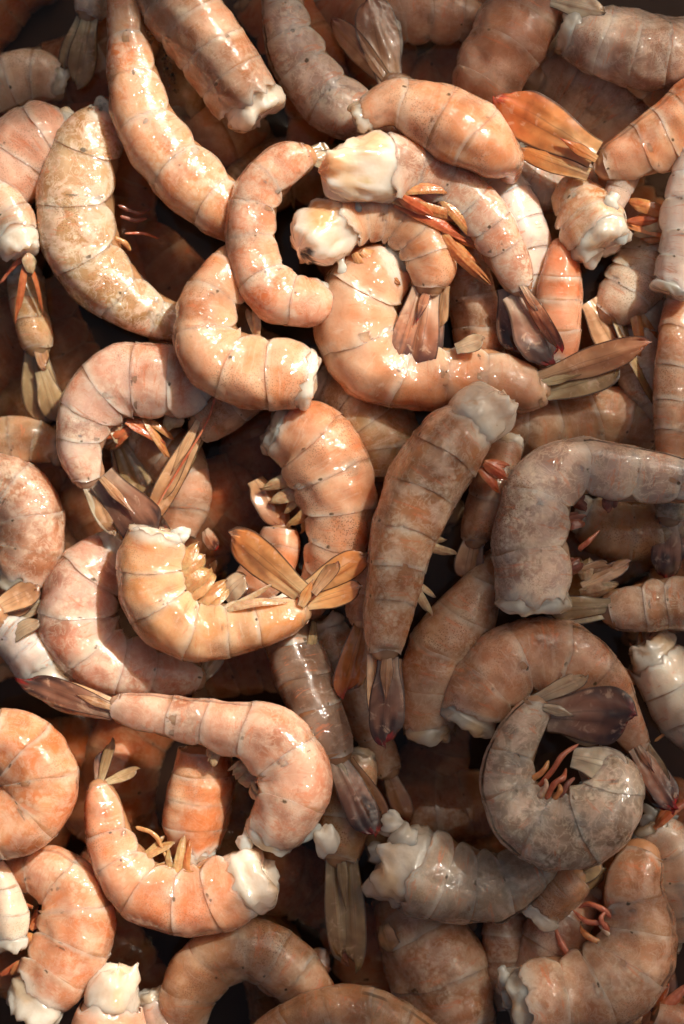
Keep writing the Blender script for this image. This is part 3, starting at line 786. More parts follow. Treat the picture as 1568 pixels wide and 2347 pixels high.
# J
S('yellowish orange U-shaped shrimp with amber tail fins spread open', [(365, 1228, 72, 5), (348, 1310, 82), (375, 1395, 85), (445, 1440, 76), (535, 1438, 66), (625, 1418, 54), (695, 1395, 38)],
  z=-5, style='yellow', tilt=64, cut=0.25, white=1.05, mott=0.3, legs=0,
  limbs=[('amber', 20, [(408, 1310, 30), (430, 1285, 30), (438, 1255, 15)]), ('amber', 22, [(412, 1330, 32), (440, 1300, 32), (452, 1275, 15)]), ('amber', 22, [(425, 1352, 32), (455, 1325, 30), (468, 1300, 12)]), ('amber', 22, [(440, 1372, 30), (470, 1350, 28), (482, 1322, 10)]), ('amber', 22, [(458, 1385, 28), (488, 1370, 25), (500, 1338, 8)]), ('amber', 18, [(475, 1392, 26), (500, 1380, 22), (515, 1358, 5)]), ('pale', 11, [(515, 1400, 40), (570, 1383, 40), (635, 1372, 30)])],
  lumps=[(412, 1235, 26, 30, 8, 18)],
  fins=[('f', 'amber', (690, 1358), (522, 1218), 41, 30, 42, {'tilt': 20}), ('f', 'amber', (700, 1352), (838, 1272), 31, 28, 38, {'tilt': -20}), ('f', 'amber', (700, 1385), (820, 1348), 25, 18, 22, {'tilt': 10}), ('s', 'pale', (718, 1360), (775, 1285), 18, 48, 58, {'tilt': 35}), ('t', 'pale', (690, 1390), (715, 1335), 18, 40, 45)])
# K
S('mottled pink shrimp half shaded at the left beneath the U-shaped one', [(265, 1275, 70, -20), (200, 1340, 88), (185, 1430, 95), (235, 1505, 88), (310, 1530, 72), (390, 1545, 55, -10), (455, 1555, 38, -20)],
  z=-95, style='pink', tilt=64, mott=1.3, legs=0,
  fins=[('f', 'orange', (470, 1555), (310, 1592), 24, -5, 10, {'tilt': 25}), ('f', 'olive', (460, 1560), (505, 1490), 20, -15, -20), ('f', 'brown', (455, 1560), (350, 1590), 20, -15, -10)])
# L
S('long brown orange shrimp seen from its back right of centre', [(1078, 972, 70, 0), (1030, 1024, 82), (968, 1120, 85), (925, 1225, 75), (904, 1325, 65), (886, 1420, 54), (880, 1492, 42)],
  z=30, style='brown', tilt=14, flip=True, cut=1.15, white=0.92, mott=1.0, legs=0,
  limbs=[('red', 14, [(1110, 1060, 10), (1142, 1050, 15), (1160, 1085, 0)]), ('red', 12, [(1100, 1075, 0), (1130, 1080, 5), (1140, 1115, -15)]), ('pale', 15, [(950, 1235, 0), (1000, 1240, 5), (1026, 1258, -15)]), ('pale', 13, [(935, 1325, -5), (970, 1350, -5), (985, 1385, -20)])],
  lumps=[(1140, 925, 16, 15, 6, -8)],
  fins=[('f', 'dark', (890, 1505), (885, 1712), 36, 12, 20, {'tilt': -5}), ('f', 'pale', (852, 1500), (862, 1652), 18, 5, 5, {'tilt': 25}), ('f', 'dark', (908, 1510), (905, 1690), 22, 2, 8, {'tilt': -30}), ('t', 'pale', (888, 1492), (884, 1600), 20, 26, 30)])
# M
S('large grey banded shrimp bent like a hook at the right edge', [(1228, 1375, 92, 0), (1226, 1300, 93), (1222, 1210, 92), (1252, 1115, 84), (1325, 1075, 72), (1410, 1085, 68), (1490, 1096, 62), (1570, 1108, 56), (1650, 1125, 44), (1700, 1130, 30)],
  z=5, style='grey', tilt=66, cut=0.30, white=0.72, mott=0.9, legs=4, leg='dark', leg_len=0.4,
  limbs=[('red', 8, [(1325, 1260, 0), (1350, 1240, 0), (1375, 1215, -10)])])
# N
S('small tan shrimp at the right edge with its olive tail fin pointing left', [(1700, 1400, 62, -10), (1620, 1385, 66), (1545, 1380, 66), (1470, 1388, 62), (1395, 1395, 48)],
  z=-35, style='brown', tilt=66, flip=True, n=5, mott=0.7,
  fins=[('f', 'olive', (1400, 1388), (1235, 1398), 26, 30, 35, {'tilt': 15}), ('f', 'olive', (1395, 1405), (1260, 1412), 22, 15, 20, {'tilt': -20}), ('s', 'pale', (1335, 1345), (1440, 1290), 17, 15, 0, {'tilt': 20}), ('s', 'pale', (1325, 1308), (1405, 1292), 14, 15, 5, {'tilt': -20})],
  limbs=[('pale', 20, [(1330, 1360, 10), (1360, 1345, 15), (1395, 1340, 5)]), ('pale', 16, [(1340, 1330, 10), (1330, 1300, 10), (1345, 1285, 0)])])
# O
S('big pinkish brown C-shaped shrimp at lower right under the curled grey one', [(1075, 1640, 76, -5), (1120, 1565, 90), (1205, 1512, 92), (1300, 1512, 84), (1375, 1570, 66), (1425, 1650, 48), (1465, 1718, 34)],
  z=-20, style='brown', tilt=64, cut=0.35, white=0.62, mott=0.7,
  fins=[('f', 'red', (1455, 1712), (1552, 1852), 30, 22, 20, {'tilt': 18}), ('f', 'silver', (1478, 1700), (1532, 1800), 16, 12, 10, {'tilt': -35}), ('f', 'dark', (1445, 1725), (1530, 1850), 26, 6, 5, {'tilt': 25}), ('t', 'pale', (1462, 1710), (1500, 1770), 14, 32, 32)])
# R
S('grey spotted shrimp curled into a tight ring at the lower right', [(1350, 1735, 40, -45), (1392, 1795, 76, -15), (1362, 1868, 96), (1282, 1898, 98), (1208, 1868, 84), (1168, 1788, 68), (1188, 1695, 58), (1238, 1615, 40)],
  z=50, style='slate', tilt=64, cut=0.2, mott=1.0, legs=0,
  limbs=[('red', 8.5, [(1225, 1812, 25), (1262, 1772, 32), (1290, 1732, 30), (1328, 1704, 12)]), ('orange', 8.9, [(1215, 1790, 25), (1246, 1768, 30), (1258, 1742, 22)]), ('red', 8.9, [(1250, 1835, 40), (1272, 1796, 46), (1292, 1782, 40), (1298, 1760, 25)]), ('dark', 8.9, [(1285, 1838, 40), (1300, 1800, 42), (1318, 1782, 28)]), ('pale', 8.9, [(1235, 1830, 45), (1252, 1802, 48), (1250, 1784, 40)]), ('orange', 8.5, [(1265, 1842, 42), (1284, 1812, 46), (1280, 1795, 40)])],
  fins=[('f', 'silver', (1225, 1605), (1352, 1545), 19, 12, 25, {'tilt': 20}), ('f', 'dark', (1255, 1640), (1440, 1640), 58, 8, 22, {'tilt': -8}), ('f', 'silver', (1280, 1665), (1375, 1700), 22, 2, 5, {'tilt': -25}), ('t', 'pale', (1245, 1620), (1315, 1640), 18, 30, 34), ('s', 'silver', (1312, 1735), (1425, 1762), 36, 10, 20, {'tilt': 15})])
# U
S('brown shrimp with ragged cut bottom left of the big pinkish brown C', [(985, 1670, 62, 0), (985, 1590, 74), (1010, 1500, 80), (1065, 1420, 72), (1105, 1350, 52), (1150, 1290, 40, -30)],
  z=-60, style='brown', tilt=22, cut=0.4, white=0.62, n=5, tail=False, mott=0.6,
  lumps=[])
# U2
S('thin tail pinched to a point beside the grey banded shrimp', [(1160, 1020, 40, -30), (1130, 1110, 46), (1100, 1190, 40), (1082, 1240, 32)],
  z=-45, style='brown', tilt=30, n=3, mott=0.5,
  fins=[('f', 'pale', (1085, 1225), (1068, 1325), 30, 10, -5, {'tilt': 10}), ('f', 'brown', (1095, 1230), (1075, 1322), 24, 0, -10, {'tilt': -20})])
# V
S('long pale orange shrimp at lower left with its dark tail to the left', [(620, 1905, 66, -25), (655, 1850, 82), (668, 1770, 92), (615, 1700, 86), (530, 1672, 68), (430, 1652, 54), (335, 1636, 48), (262, 1622, 36)],
  z=10, style='pink', tilt=64, cut=0.4, white=0.85, mott=0.6, legs=4, leg='pale', leg_len=0.5,
  lumps=[(565, 1925, 24, -10, -22, 14), (698, 1895, 34, 10, 16, 30), (752, 1925, 34, 10, 28, -4)],
  fins=[('f', 'dark', (262, 1632), (66, 1562), 29, 14, 25, {'tilt': 10}), ('f', 'pale', (258, 1610), (130, 1570), 17, 12, 15, {'tilt': -25}), ('f', 'red', (258, 1640), (110, 1600), 22, 0, 0, {'tilt': 20}), ('t', 'pale', (255, 1622), (175, 1592), 14, 26, 28)])
# W
S('rounded bright orange shrimp curled at the left edge', [(-60, 1890, 66, -10), (10, 1885, 82), (76, 1845, 88), (86, 1775, 90), (40, 1715, 84), (-30, 1705, 70), (-80, 1740, 50)],
  z=0, style='orange', tilt=52, mott=0.9, n=6)
# X
S('orange U-shaped shrimp at lower left with a white cut end facing right', [(558, 2018, 82, 10), (520, 2036, 86, 4), (450, 2058, 86), (368, 2052, 80), (300, 2005, 70), (258, 1930, 58), (240, 1855, 48), (228, 1800, 32)],
  z=-25, style='orange', tilt=62, cut=0.75, white=1.05, mott=0.4, legs=0,
  limbs=[('amber', 7, [(310, 1895, 15), (355, 1915, 18), (385, 1975, 5)]), ('amber', 13, [(325, 1965, 15), (360, 1955, 18), (385, 1930, 5)]), ('amber', 14, [(345, 1995, 20), (385, 1990, 22), (415, 1990, 10)]), ('amber', 12, [(400, 2020, 25), (405, 1975, 22), (410, 1930, 5)]), ('orange', 13, [(430, 2020, 25), (432, 1985, 22), (425, 1945, 5)]), ('orange', 9, [(420, 2000, 30), (445, 1985, 30), (475, 1995, 20)])],
  lumps=[],
  fins=[('f', 'olive', (228, 1800), (258, 1690), 13, 10, -25, {'tilt': 25}), ('f', 'olive', (240, 1795), (312, 1766), 12, 6, -5, {'tilt': 20}), ('f', 'dark', (225, 1795), (236, 1720), 14, 2, -30)])
# Y
S('bright orange shrimp in the lower left corner with a white cut end below', [(88, 2278, 72, 5), (128, 2220, 86, 2), (168, 2135, 92), (165, 2055, 84), (120, 2010, 68), (60, 1998, 52, -20), (0, 2010, 34, -40)],
  z=-60, style='orange', tilt=60, cut=0.85, white=0.9, mott=1.0,
  limbs=[('red', 9, [(75, 2080, 10), (45, 2060, 5), (10, 2050, -10)]), ('orange', 18, [(85, 2160, 15), (60, 2165, 12), (40, 2150, 0)]), ('red', 12, [(70, 2130, 10), (90, 2110, 14), (100, 2090, 5)]), ('red', 14, [(60, 2200, 0), (30, 2210, 0), (10, 2235, -10)]), ('orange', 16, [(80, 2190, 10), (55, 2205, 8), (38, 2230, 0)])])
S('pale lump of shrimp flesh beside red legs in the lower left corner', [(20, 2150, 44, 0), (15, 2100, 52), (5, 2040, 40), (-20, 1980, 30)], z=-30, style='white', tilt=50, n=3, tail=False, cut=0.6, white=0.85, mott=0.2)
# Z
S('white pointed cut end of a shrimp at the bottom left edge', [(258, 2300, 66, 4), (252, 2340, 78), (248, 2400, 84), (240, 2470, 84)], z=-50, style='peach', tilt=30, n=3, tail=False, cut=1.15, white=0.82, mott=0.3)
S('pinkish stub of shrimp at the bottom edge right of the white cut end', [(350, 2290, 40, 0), (370, 2345, 52), (385, 2420, 60)], z=-95, style='pale', tilt=40, n=2, tail=False, cut=0.5, white=0.8, mott=0.5)
# AA
S('brown shrimp arched like a bridge near the bottom edge', [(425, 2340, 52, -20), (440, 2262, 68, -5), (500, 2195, 74), (580, 2178, 76), (655, 2220, 76), (710, 2270, 58), (745, 2300, 36, -20)],
  z=-75, style='brown', tilt=45, n=6, tail=False, cut=0.4, mott=0.5, white=0.6)
# BB
S('smooth pink shrimp lying along the bottom edge', [(600, 2400, 50), (690, 2345, 62), (790, 2322, 66), (890, 2345, 64), (975, 2400, 56)], z=-20, style='brown', tilt=58, n=5, tail=False, mott=0.3, cut=0.3)
# CC
S('shaded olive shrimp with a big torn white cut end facing left', [(950, 1985, 102, 0), (985, 2000, 106), (1045, 2020, 96), (1130, 2025, 84), (1205, 1995, 66), (1260, 1950, 50, -20)],
  z=-60, style='slate', tilt=60, flip=False, cut=0.75, white=0.80, mott=0.35, n=5, tail=False,
  lumps=[(898, 1885, 30, 40, 6, -30), (930, 1925, 32, 55, 30, 22), (862, 1955, 24, -10, -14, 20)])
# DD
S('large brown shrimp curling up the lower right with a white torn end', [(1210, 2300, 100, 5), (1280, 2282, 104), (1370, 2262, 104), (1440, 2200, 98), (1462, 2110, 84), (1448, 2030, 72), (1470, 1950, 56, -10)],
  z=-45, style='brown', tilt=56, cut=0.42, white=0.62, mott=0.6, legs=0,
  limbs=[('red', 8.9, [(1425, 2150, 20), (1385, 2118, 30), (1345, 2112, 30), (1312, 2085, 10)]), ('red', 8.9, [(1430, 2130, 25), (1392, 2092, 34), (1352, 2072, 28), (1325, 2082, 12)]), ('orange', 8.9, [(1420, 2185, 20), (1372, 2160, 30), (1340, 2140, 26), (1330, 2120, 10)]), ('red', 8.9, [(1365, 2250, 0), (1318, 2205, 8), (1288, 2165, 6), (1266, 2108, -15)]), ('red', 8.9, [(1370, 2235, 5), (1330, 2200, 10), (1305, 2192, 4), (1290, 2150, -8)]), ('pale', 8.9, [(1430, 2165, 32), (1392, 2140, 40), (1372, 2118, 30)]), ('red', 8.5, [(1400, 2140, 36), (1378, 2108, 42), (1392, 2085, 32)])],
  lumps=[(1158, 2235, 18, 30, -10, -22), (1165, 2290, 24, 20, -10, 20)])
S('small stub of tan shell with dark folds beside the curled grey shrimp', [(1250, 2085, 54, -10), (1290, 2040, 50), (1330, 2010, 42)], z=-65, style='brown', tilt=30, n=3, mott=0.3,
  fins=[('f', 'olive', (1290, 2030), (1378, 1972), 24, 25, 30, {'tilt': 15}), ('f', 'olive', (1310, 2045), (1380, 2000), 22, 15, 20, {'tilt': -25})])
S('pale pink shrimp body behind red legs at the lower right', [(1330, 2040, 50, -20), (1290, 2110, 74), (1255, 2200, 72), (1235, 2290, 60), (1230, 2360, 50)], z=-110, style='pink', tilt=50, n=5, tail=False, mott=0.5)
# EE
S('dim mottled shrimp body deep below the torn white end', [(930, 2060, 80, -40), (965, 2150, 104, -10), (1000, 2230, 116), (1020, 2330, 112), (1030, 2430, 95)], z=-150, style='brown', tilt=40, n=4, tail=False, mott=0.7, cut=0.4, white=0.5)
S('dim orange brown shrimp end beside the deep mottled body', [(1165, 2080, 50), (1165, 2150, 62), (1175, 2230, 60), (1190, 2300, 50)], z=-150, style='brown', tilt=30, n=4, tail=False)
# FF
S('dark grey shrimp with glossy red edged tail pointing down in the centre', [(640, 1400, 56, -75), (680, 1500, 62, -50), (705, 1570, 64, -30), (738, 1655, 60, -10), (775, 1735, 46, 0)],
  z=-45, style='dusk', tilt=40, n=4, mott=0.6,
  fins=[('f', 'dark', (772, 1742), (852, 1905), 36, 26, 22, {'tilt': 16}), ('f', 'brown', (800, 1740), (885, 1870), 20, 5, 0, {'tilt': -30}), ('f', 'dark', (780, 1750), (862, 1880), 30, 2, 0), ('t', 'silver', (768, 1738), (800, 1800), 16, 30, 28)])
S('narrow brown shrimp lying behind the dark grey tail', [(745, 1440, 48), (770, 1500, 54), (815, 1580, 50), (855, 1680, 42), (890, 1770, 32)], z=-125, style='brown', tilt=35, n=5, mott=0.8,
  fins=[('f', 'brown', (885, 1760), (935, 1880), 22, 0, -20)])
S('shrimp with an amber tail fin sliding down beside the long back view one', [(850, 1290, 40, -20), (840, 1360, 42), (825, 1420, 36)], z=-55, style='brown', tilt=30, n=3,
  fins=[('f', 'orange', (832, 1420), (785, 1605), 32, 10, 15, {'tilt': 25}), ('f', 'amber', (838, 1425), (815, 1560), 24, 0, 0, {'tilt': -20})])
S('straight tan tail with a dark line hanging down at the lower centre', [(815, 1740, 56, -30), (798, 1820, 60, -5), (786, 1900, 58), (780, 1965, 50)],
  z=-95, style='olive', tilt=10, n=3, white=0.5, cut=0.3, mott=0.3,
  fins=[('f', 'olive', (762, 1950), (782, 2200), 26, 28, 10, {'tilt': 12}), ('f', 'olive', (800, 1950), (814, 2195), 27, 28, 12, {'tilt': -12}), ('f', 'brown', (780, 1950), (800, 2215), 34, 12, -5), ('t', 'olive', (780, 1940), (792, 2080), 18, 44, 34)])
# right side
S('brown shrimp standing upright at the right edge by a dark gap', [(1575, 700, 54, -20), (1560, 780, 56), (1552, 870, 54), (1550, 960, 52), (1545, 1050, 44)], z=-35, style='brown', tilt=40, n=5, tail=False, mott=0.4, cut=0.3)
S('smooth rounded orange shrimp like a thumb right of the dark tail', [(1278, 830, 46, -10), (1280, 740, 54), (1284, 650, 52), (1288, 590, 40), (1290, 560, 24, -20)], z=-60, style='orange', tilt=10, n=4, tail=True, mott=0.1, cut=0.3)
S('crumpled yellow cut end of a shrimp at upper right', [(1370, 545, 76, 20), (1350, 510, 78), (1330, 470, 64, -20), (1300, 440, 50, -50)], z=-40, style='yellow', tilt=50, n=3, tail=False, cut=0.45, white=0.80, mott=1.6,
  lumps=[(1400, 470, 22, 70, 10, -30), (1425, 535, 22, 60, 6, 26)])
S('shrimp with long thin tail fins reaching down at right', [(1500, 560, 66, -40), (1465, 630, 72, -10), (1420, 690, 60), (1385, 720, 40)], z=-75, style='pale', tilt=40, n=4, mott=0.8,
  fins=[('f', 'pale', (1350, 690), (1430, 820), 36, 15, 10, {'tilt': 10}), ('f', 'olive', (1395, 690), (1506, 925), 22, 25, 15, {'tilt': 35}), ('f', 'olive', (1380, 700), (1495, 915), 24, 12, 5, {'tilt': -20})],
  limbs=[('orange', 15, [(1450, 700, 40), (1465, 750, 40), (1480, 800, 20)])])
S('shrimp flank with orange tissue under the long thin tail fins', [(1560, 640, 66, -10), (1500, 690, 78), (1475, 780, 78), (1495, 880, 74), (1540, 970, 60)], z=-120, style='pale', tilt=40, n=5, tail=False, mott=1.2)
# KK
S('red orange shrimp tail with amber fins at the upper right edge', [(1690, 180, 80, -10), (1620, 245, 84), (1545, 305, 78), (1465, 350, 66), (1385, 385, 44)],
  z=-10, style='orange', tilt=58, flip=True, n=5, mott=0.5,
  fins=[('f', 'orange', (1365, 355), (1152, 232), 50, 28, 40, {'tilt': 12}), ('f', 'orange', (1358, 348), (1180, 218), 30, 20, 24, {'tilt': 18}), ('f', 'amber', (1350, 400), (1202, 342), 25, 16, 15, {'tilt': 18}), ('t', 'orange', (1368, 365), (1285, 318), 18, 44, 50, {'tilt': 10})])
S('bright white fleshed shrimp cut off by the right edge', [(1540, 660, 50, 0), (1570, 590, 62), (1580, 500, 64), (1590, 420, 56), (1600, 350, 46)], z=15, style='white', tilt=40, n=5, tail=False, white=1.0, mott=0.4, cut=0.3)
S('bundle of short orange legs from a shrimp at the right edge', [(1600, 520, 40, -10), (1550, 515, 34), (1510, 505, 26)], z=-35, style='orange', tilt=40, n=2, tail=False, cut=0.2, white=0.7,
  limbs=[('orange', 17, [(1530, 490, 15), (1490, 485, 10), (1445, 478, 0)]), ('pale', 16, [(1540, 520, 15), (1500, 525, 12), (1470, 545, 0)]), ('orange', 18, [(1540, 540, 15), (1500, 545, 12), (1465, 530, 0)]), ('red', 12, [(1530, 505, 10), (1480, 505, 8), (1450, 515, -5)])])
S('small pale torn scrap hanging under the red orange tail', [(1400, 490, 22, 10), (1412, 450, 30), (1430, 410, 34), (1450, 380, 30)], z=-25, style='pale', tilt=40, n=2, tail=False, cut=0.6, white=0.8)
S('shaded pale shrimp with squared segments in the top right corner', [(1320, 70, 72, -5), (1385, 95, 84), (1475, 115, 92), (1560, 120, 84), (1640, 100, 60)], z=-60, style='grey', tilt=35, n=5, tail=False, cut=0.35, white=0.75, mott=0.7,
  fins=[('s', 'silver', (1260, 0), (1385, 28), 24, 60, 70)])
S('torn shrimp flesh strip curving down under the top right segments', [(1440, 160, 34), (1500, 200, 40), (1550, 240, 34)], z=-70, style='brown', tilt=40, n=2, tail=False, cut=0.8, white=0.55, mott=0.2)
S('shaded tawny shrimp running up to the top edge right of centre', [(1090, 250, 66, -30), (1120, 170, 80), (1170, 80, 90), (1215, -10, 84), (1245, -90, 66)], z=-75, style='brown', tilt=40, flip=False, n=5, tail=False, mott=0.4)
S('dark shrimp lying across the top edge behind the brown tail fins', [(860, 60, 55), (950, 40, 62), (1040, 45, 58), (1120, 60, 44)], z=-140, style='brown', tilt=50, n=4, tail=False, mott=0.4)
S('dusky purple grey shrimp body deep behind the amber tail fins', [(1250, 160, 80), (1320, 190, 112), (1400, 250, 100), (1440, 330, 70)], z=-165, style='grey', tilt=40, n=4, tail=False, mott=0.5)
S('blurred pale grey shrimp body below the amber tail fins', [(1180, 380, 66), (1225, 415, 72), (1290, 420, 66), (1350, 390, 50)], z=-125, style='grey', tilt=50, n=4, tail=False, mott=0.4, cut=0.4, white=0.65)
S('round backed shrimp with pale patches behind the long central one', [(1135, 400, 52, -10), (1160, 460, 62), (1190, 540, 66), (1205, 620, 56), (1210, 690, 40)], z=-90, style='white', tilt=30, n=5, tail=False, mott=1.2)
S('striped brown shrimp body standing between two dark tails', [(1100, 800, 56, -20), (1095, 740, 58), (1075, 660, 56), (1055, 580, 48), (1040, 520, 40)], z=-95, style='brown', tilt=28, n=5, tail=False, mott=1.1)
# left side
S('faded pink shrimp with fine dots at the left edge', [(150, 300, 56, -20), (80, 320, 88), (20, 390, 92), (-40, 470, 80)], z=-105, style='pink', tilt=50, flip=True, n=4, tail=False, mott=0.3, white=0.8)
S('white shrimp cut end with red legs at the left edge', [(35, 545, 52, 10), (20, 500, 56), (-20, 450, 52), (-70, 420, 44)], z=-60, style='pale', tilt=60, n=3, tail=False, cut=0.8, white=0.95,
  limbs=[('red', 8, [(55, 590, 10), (30, 610, 5), (0, 650, -10)]), ('red', 9, [(60, 590, 5), (65, 650, -10), (55, 720, -30)]), ('pale', 15, [(60, 580, 15), (68, 600, 12), (75, 618, 0)])])
S('olive tail hanging down in shade at the left edge', [(60, 640, 40, -10), (70, 720, 40), (90, 800, 34)], z=-130, style='olive', tilt=20, n=3, mott=0.3, fins=[('f', 'pale', (78, 735), (105, 850), 16, 25, 20, {'tilt': 30}), ('f', 'olive', (95, 850), (132, 965), 26, 20, 10), ('f', 'olive', (80, 800), (100, 960), 40, 0, -10)])
S('dim brown shrimp end low at the left edge', [(130, 1030, 36), (70, 1010, 52), (0, 1020, 58), (-70, 1050, 50)], z=-140, style='brown', tilt=50, n=4, tail=False, white=0.6, mott=0.3)
S('sunlit tan shrimp body blurred at the left edge', [(50, 1320, 66, -5), (70, 1240, 80), (50, 1150, 82), (-20, 1110, 72), (-90, 1120, 60)], z=-120, style='brown', tilt=50, n=5, tail=False, white=0.9, cut=0.4, mott=1.0)
S('brown tail fins poking in from the left edge', [(-100, 1440, 44), (-40, 1420, 40), (0, 1400, 36)], z=-80, style='brown', tilt=40, n=3, fins=[('f', 'pale', (-10, 1395), (90, 1345), 28, 20, 10, {'tilt': 15}), ('f', 'silver', (0, 1420), (100, 1385), 18, 5, -5, {'tilt': -25}), ('f', 'brown', (-10, 1410), (70, 1370), 26, 8, 0)])
S('smooth white shrimp flesh under the dark tail tip at left', [(95, 1530, 60, 0), (65, 1490, 62), (20, 1450, 50), (-30, 1420, 40)], z=-100, style='white', tilt=50, n=3, tail=False, cut=0.9, white=0.85, mott=0.1)
S('murky white shrimp in the shade near the top left corner', [(130, 190, 50), (70, 180, 64), (0, 200, 66), (-70, 240, 60)], z=-170, style='pale', tilt=50, n=4, tail=False, white=0.7, mott=0.2)
S('dark folded tail fins in the top left corner', [(230, -60, 40), (215, 0, 42), (205, 40, 34)], z=-130, style='slate', tilt=30, n=3, fins=[('f', 'olive', (205, 40), (180, 185), 30, 20, 0), ('f', 'olive', (190, 40), (150, 160), 24, 5, -15)])
# inner fill that the photograph shows between the others
S('orange stump with a white band below the long pale orange shrimp', [(445, 1950, 54, 0), (450, 1880, 72), (462, 1800, 74), (470, 1720, 60)], z=-85, style='orange', tilt=20, n=4, tail=False, mott=0.7)
S('orange and white shrimp bulge behind the open amber tail fins', [(565, 1350, 44, 0), (605, 1310, 58), (635, 1260, 54), (640, 1210, 40)], z=-85, style='peach', tilt=50, n=4, tail=False, mott=0.2, white=0.9)
S('shaded shrimp back inside the curve of the left C-shaped one', [(330, 1000, 55), (400, 1060, 66), (420, 1140, 62), (400, 1220, 50)], z=-150, style='brown', tilt=40, n=4, tail=False, mott=0.3)
S('shaded olive tail fin inside the curve of the left C-shaped shrimp', [(240, 960, 40), (275, 1010, 36)], z=-140, style='olive', tilt=40, n=2, fins=[('f', 'olive', (275, 1010), (350, 1170), 36, 15, 5), ('f', 'brown', (270, 1015), (310, 1150), 30, 5, -5)])
S('dotted dusky shrimp flank below the large middle shrimp', [(745, 890, 60, -10), (820, 930, 88), (880, 1000, 84), (900, 1090, 66)], z=-125, style='olive', tilt=40, flip=True, n=4, tail=False, mott=0.4)
S('shaded brown shrimp flank between middle tail and grey hook', [(1130, 960, 60), (1220, 985, 76), (1320, 975, 76), (1420, 960, 70), (1500, 990, 60)], z=-130, style='brown', tilt=45, n=5, tail=False, mott=0.4)
S('white shrimp flesh with orange legs at the right edge', [(1500, 1500, 66, 10), (1540, 1560, 78), (1590, 1640, 76), (1640, 1700, 60)], z=-75, style='white', tilt=50, n=3, tail=False, cut=0.6, white=0.7, mott=0.2,
  limbs=[('orange', 13, [(1465, 1545, 10), (1455, 1510, 15), (1460, 1470, 0)]), ('orange', 15, [(1470, 1560, 10), (1435, 1545, 10), (1415, 1540, 0)]), ('orange', 5, [(1500, 1700, 20), (1540, 1670, 20), (1580, 1645, 10)])], lumps=[(1510, 1490, 24, 50, 4, -24), (1550, 1545, 22, 50)])
S('pinkish shrimp pulp at the right edge by the red tipped tail', [(1500, 1900, 50, 0), (1545, 1960, 62), (1560, 2050, 66), (1590, 2140, 60)], z=-85, style='pale', tilt=45, n=4, tail=False, white=0.65, mott=0.3,
  lumps=[(1490, 1880, 24, 30), (1530, 1870, 22, 30), (1470, 1920, 22, 25), (1505, 2080, 16, 70, -4, 26)], limbs=[('red', 10, [(1500, 1900, 40), (1530, 1870, 40), (1560, 1830, 30)])])
S('dark tail hanging at the bottom right edge', [(1535, 2020, 40), (1530, 2100, 42), (1522, 2180, 36)], z=-90, style='slate', tilt=30, n=3, fins=[('f', 'dark', (1522, 2180), (1510, 2320), 34, 10, 0), ('f', 'pale', (1505, 2180), (1490, 2300), 22, 15, 5)])
S('cluster of red shrimp legs in the bottom right corner', [(1600, 2380, 50), (1540, 2340, 46), (1500, 2330, 36)], z=-60, style='orange', tilt=50, n=2, tail=False, cut=0.4, white=0.6,
  limbs=[('red', 14, [(1500, 2330, 20), (1530, 2290, 20), (1555, 2265, 5)]), ('red', 14, [(1490, 2350, 20), (1530, 2325, 20), (1575, 2315, 5)]), ('orange', 15, [(1470, 2340, 10), (1450, 2320, 10), (1430, 2330, 0)])])
S('dark shrimp back in the gap beneath the grey hook shrimp', [(1340, 1180, 50), (1400, 1215, 66), (1480, 1220, 66), (1560, 1200, 60)], z=-130, style='brown', tilt=40, n=4, tail=False, mott=0.2)
S('dark maroon tail fins hanging at the right edge', [(1540, 1140, 40), (1535, 1190, 36)], z=-85, style='slate', tilt=30, n=2, fins=[('f', 'dark', (1535, 1180), (1525, 1318), 32, 10, 0), ('f', 'dark', (1555, 1180), (1562, 1300), 26, 5, -5)])

# bubbles on the brine
def bubble(label, x, y, r, z=-196):
    m = bpy.data.materials.get('bubble_film')
    if m is None:
        m, nt, b = nodes('bubble_film')
        b.inputs['Transmission Weight'].default_value = 1.0; b.inputs['Roughness'].default_value = 0.02; b.inputs['IOR'].default_value = 1.15
    c = pix(x, y, z)
    th = np.linspace(0, 2 * math.pi, 20, endpoint=False); ph = np.linspace(0, math.pi / 2, 8)
    P, T = np.meshgrid(ph, th, indexing='ij')
    X = np.stack([np.cos(P) * np.cos(T), np.cos(P) * np.sin(T), 0.8 * np.sin(P)], -1) * r * K + c
    bf = Buf(); bf.grid(X, np.zeros(X.shape[:2] + (2,)), np.ones(3), np.zeros(3), wrap=True)
    o = bf.build('bubble', m, None, c); o.location = c
    o['label'] = label; o['category'] = 'bubble'; o['group'] = 'bubbles on the brine'
bubble('clear round bubble on the brine above the sunlit tan body', 57, 1022, 13)
bubble('clear round bubble on the brine left of the mottled pink shrimp', 113, 1085, 14)
bubble('tiny bubble in the gap beside the thick brown and tan shrimp', 392, 170, 9)
bubble('tiny bubble in the gap above the long pale orange shrimp tail', 212, 1215, 9)

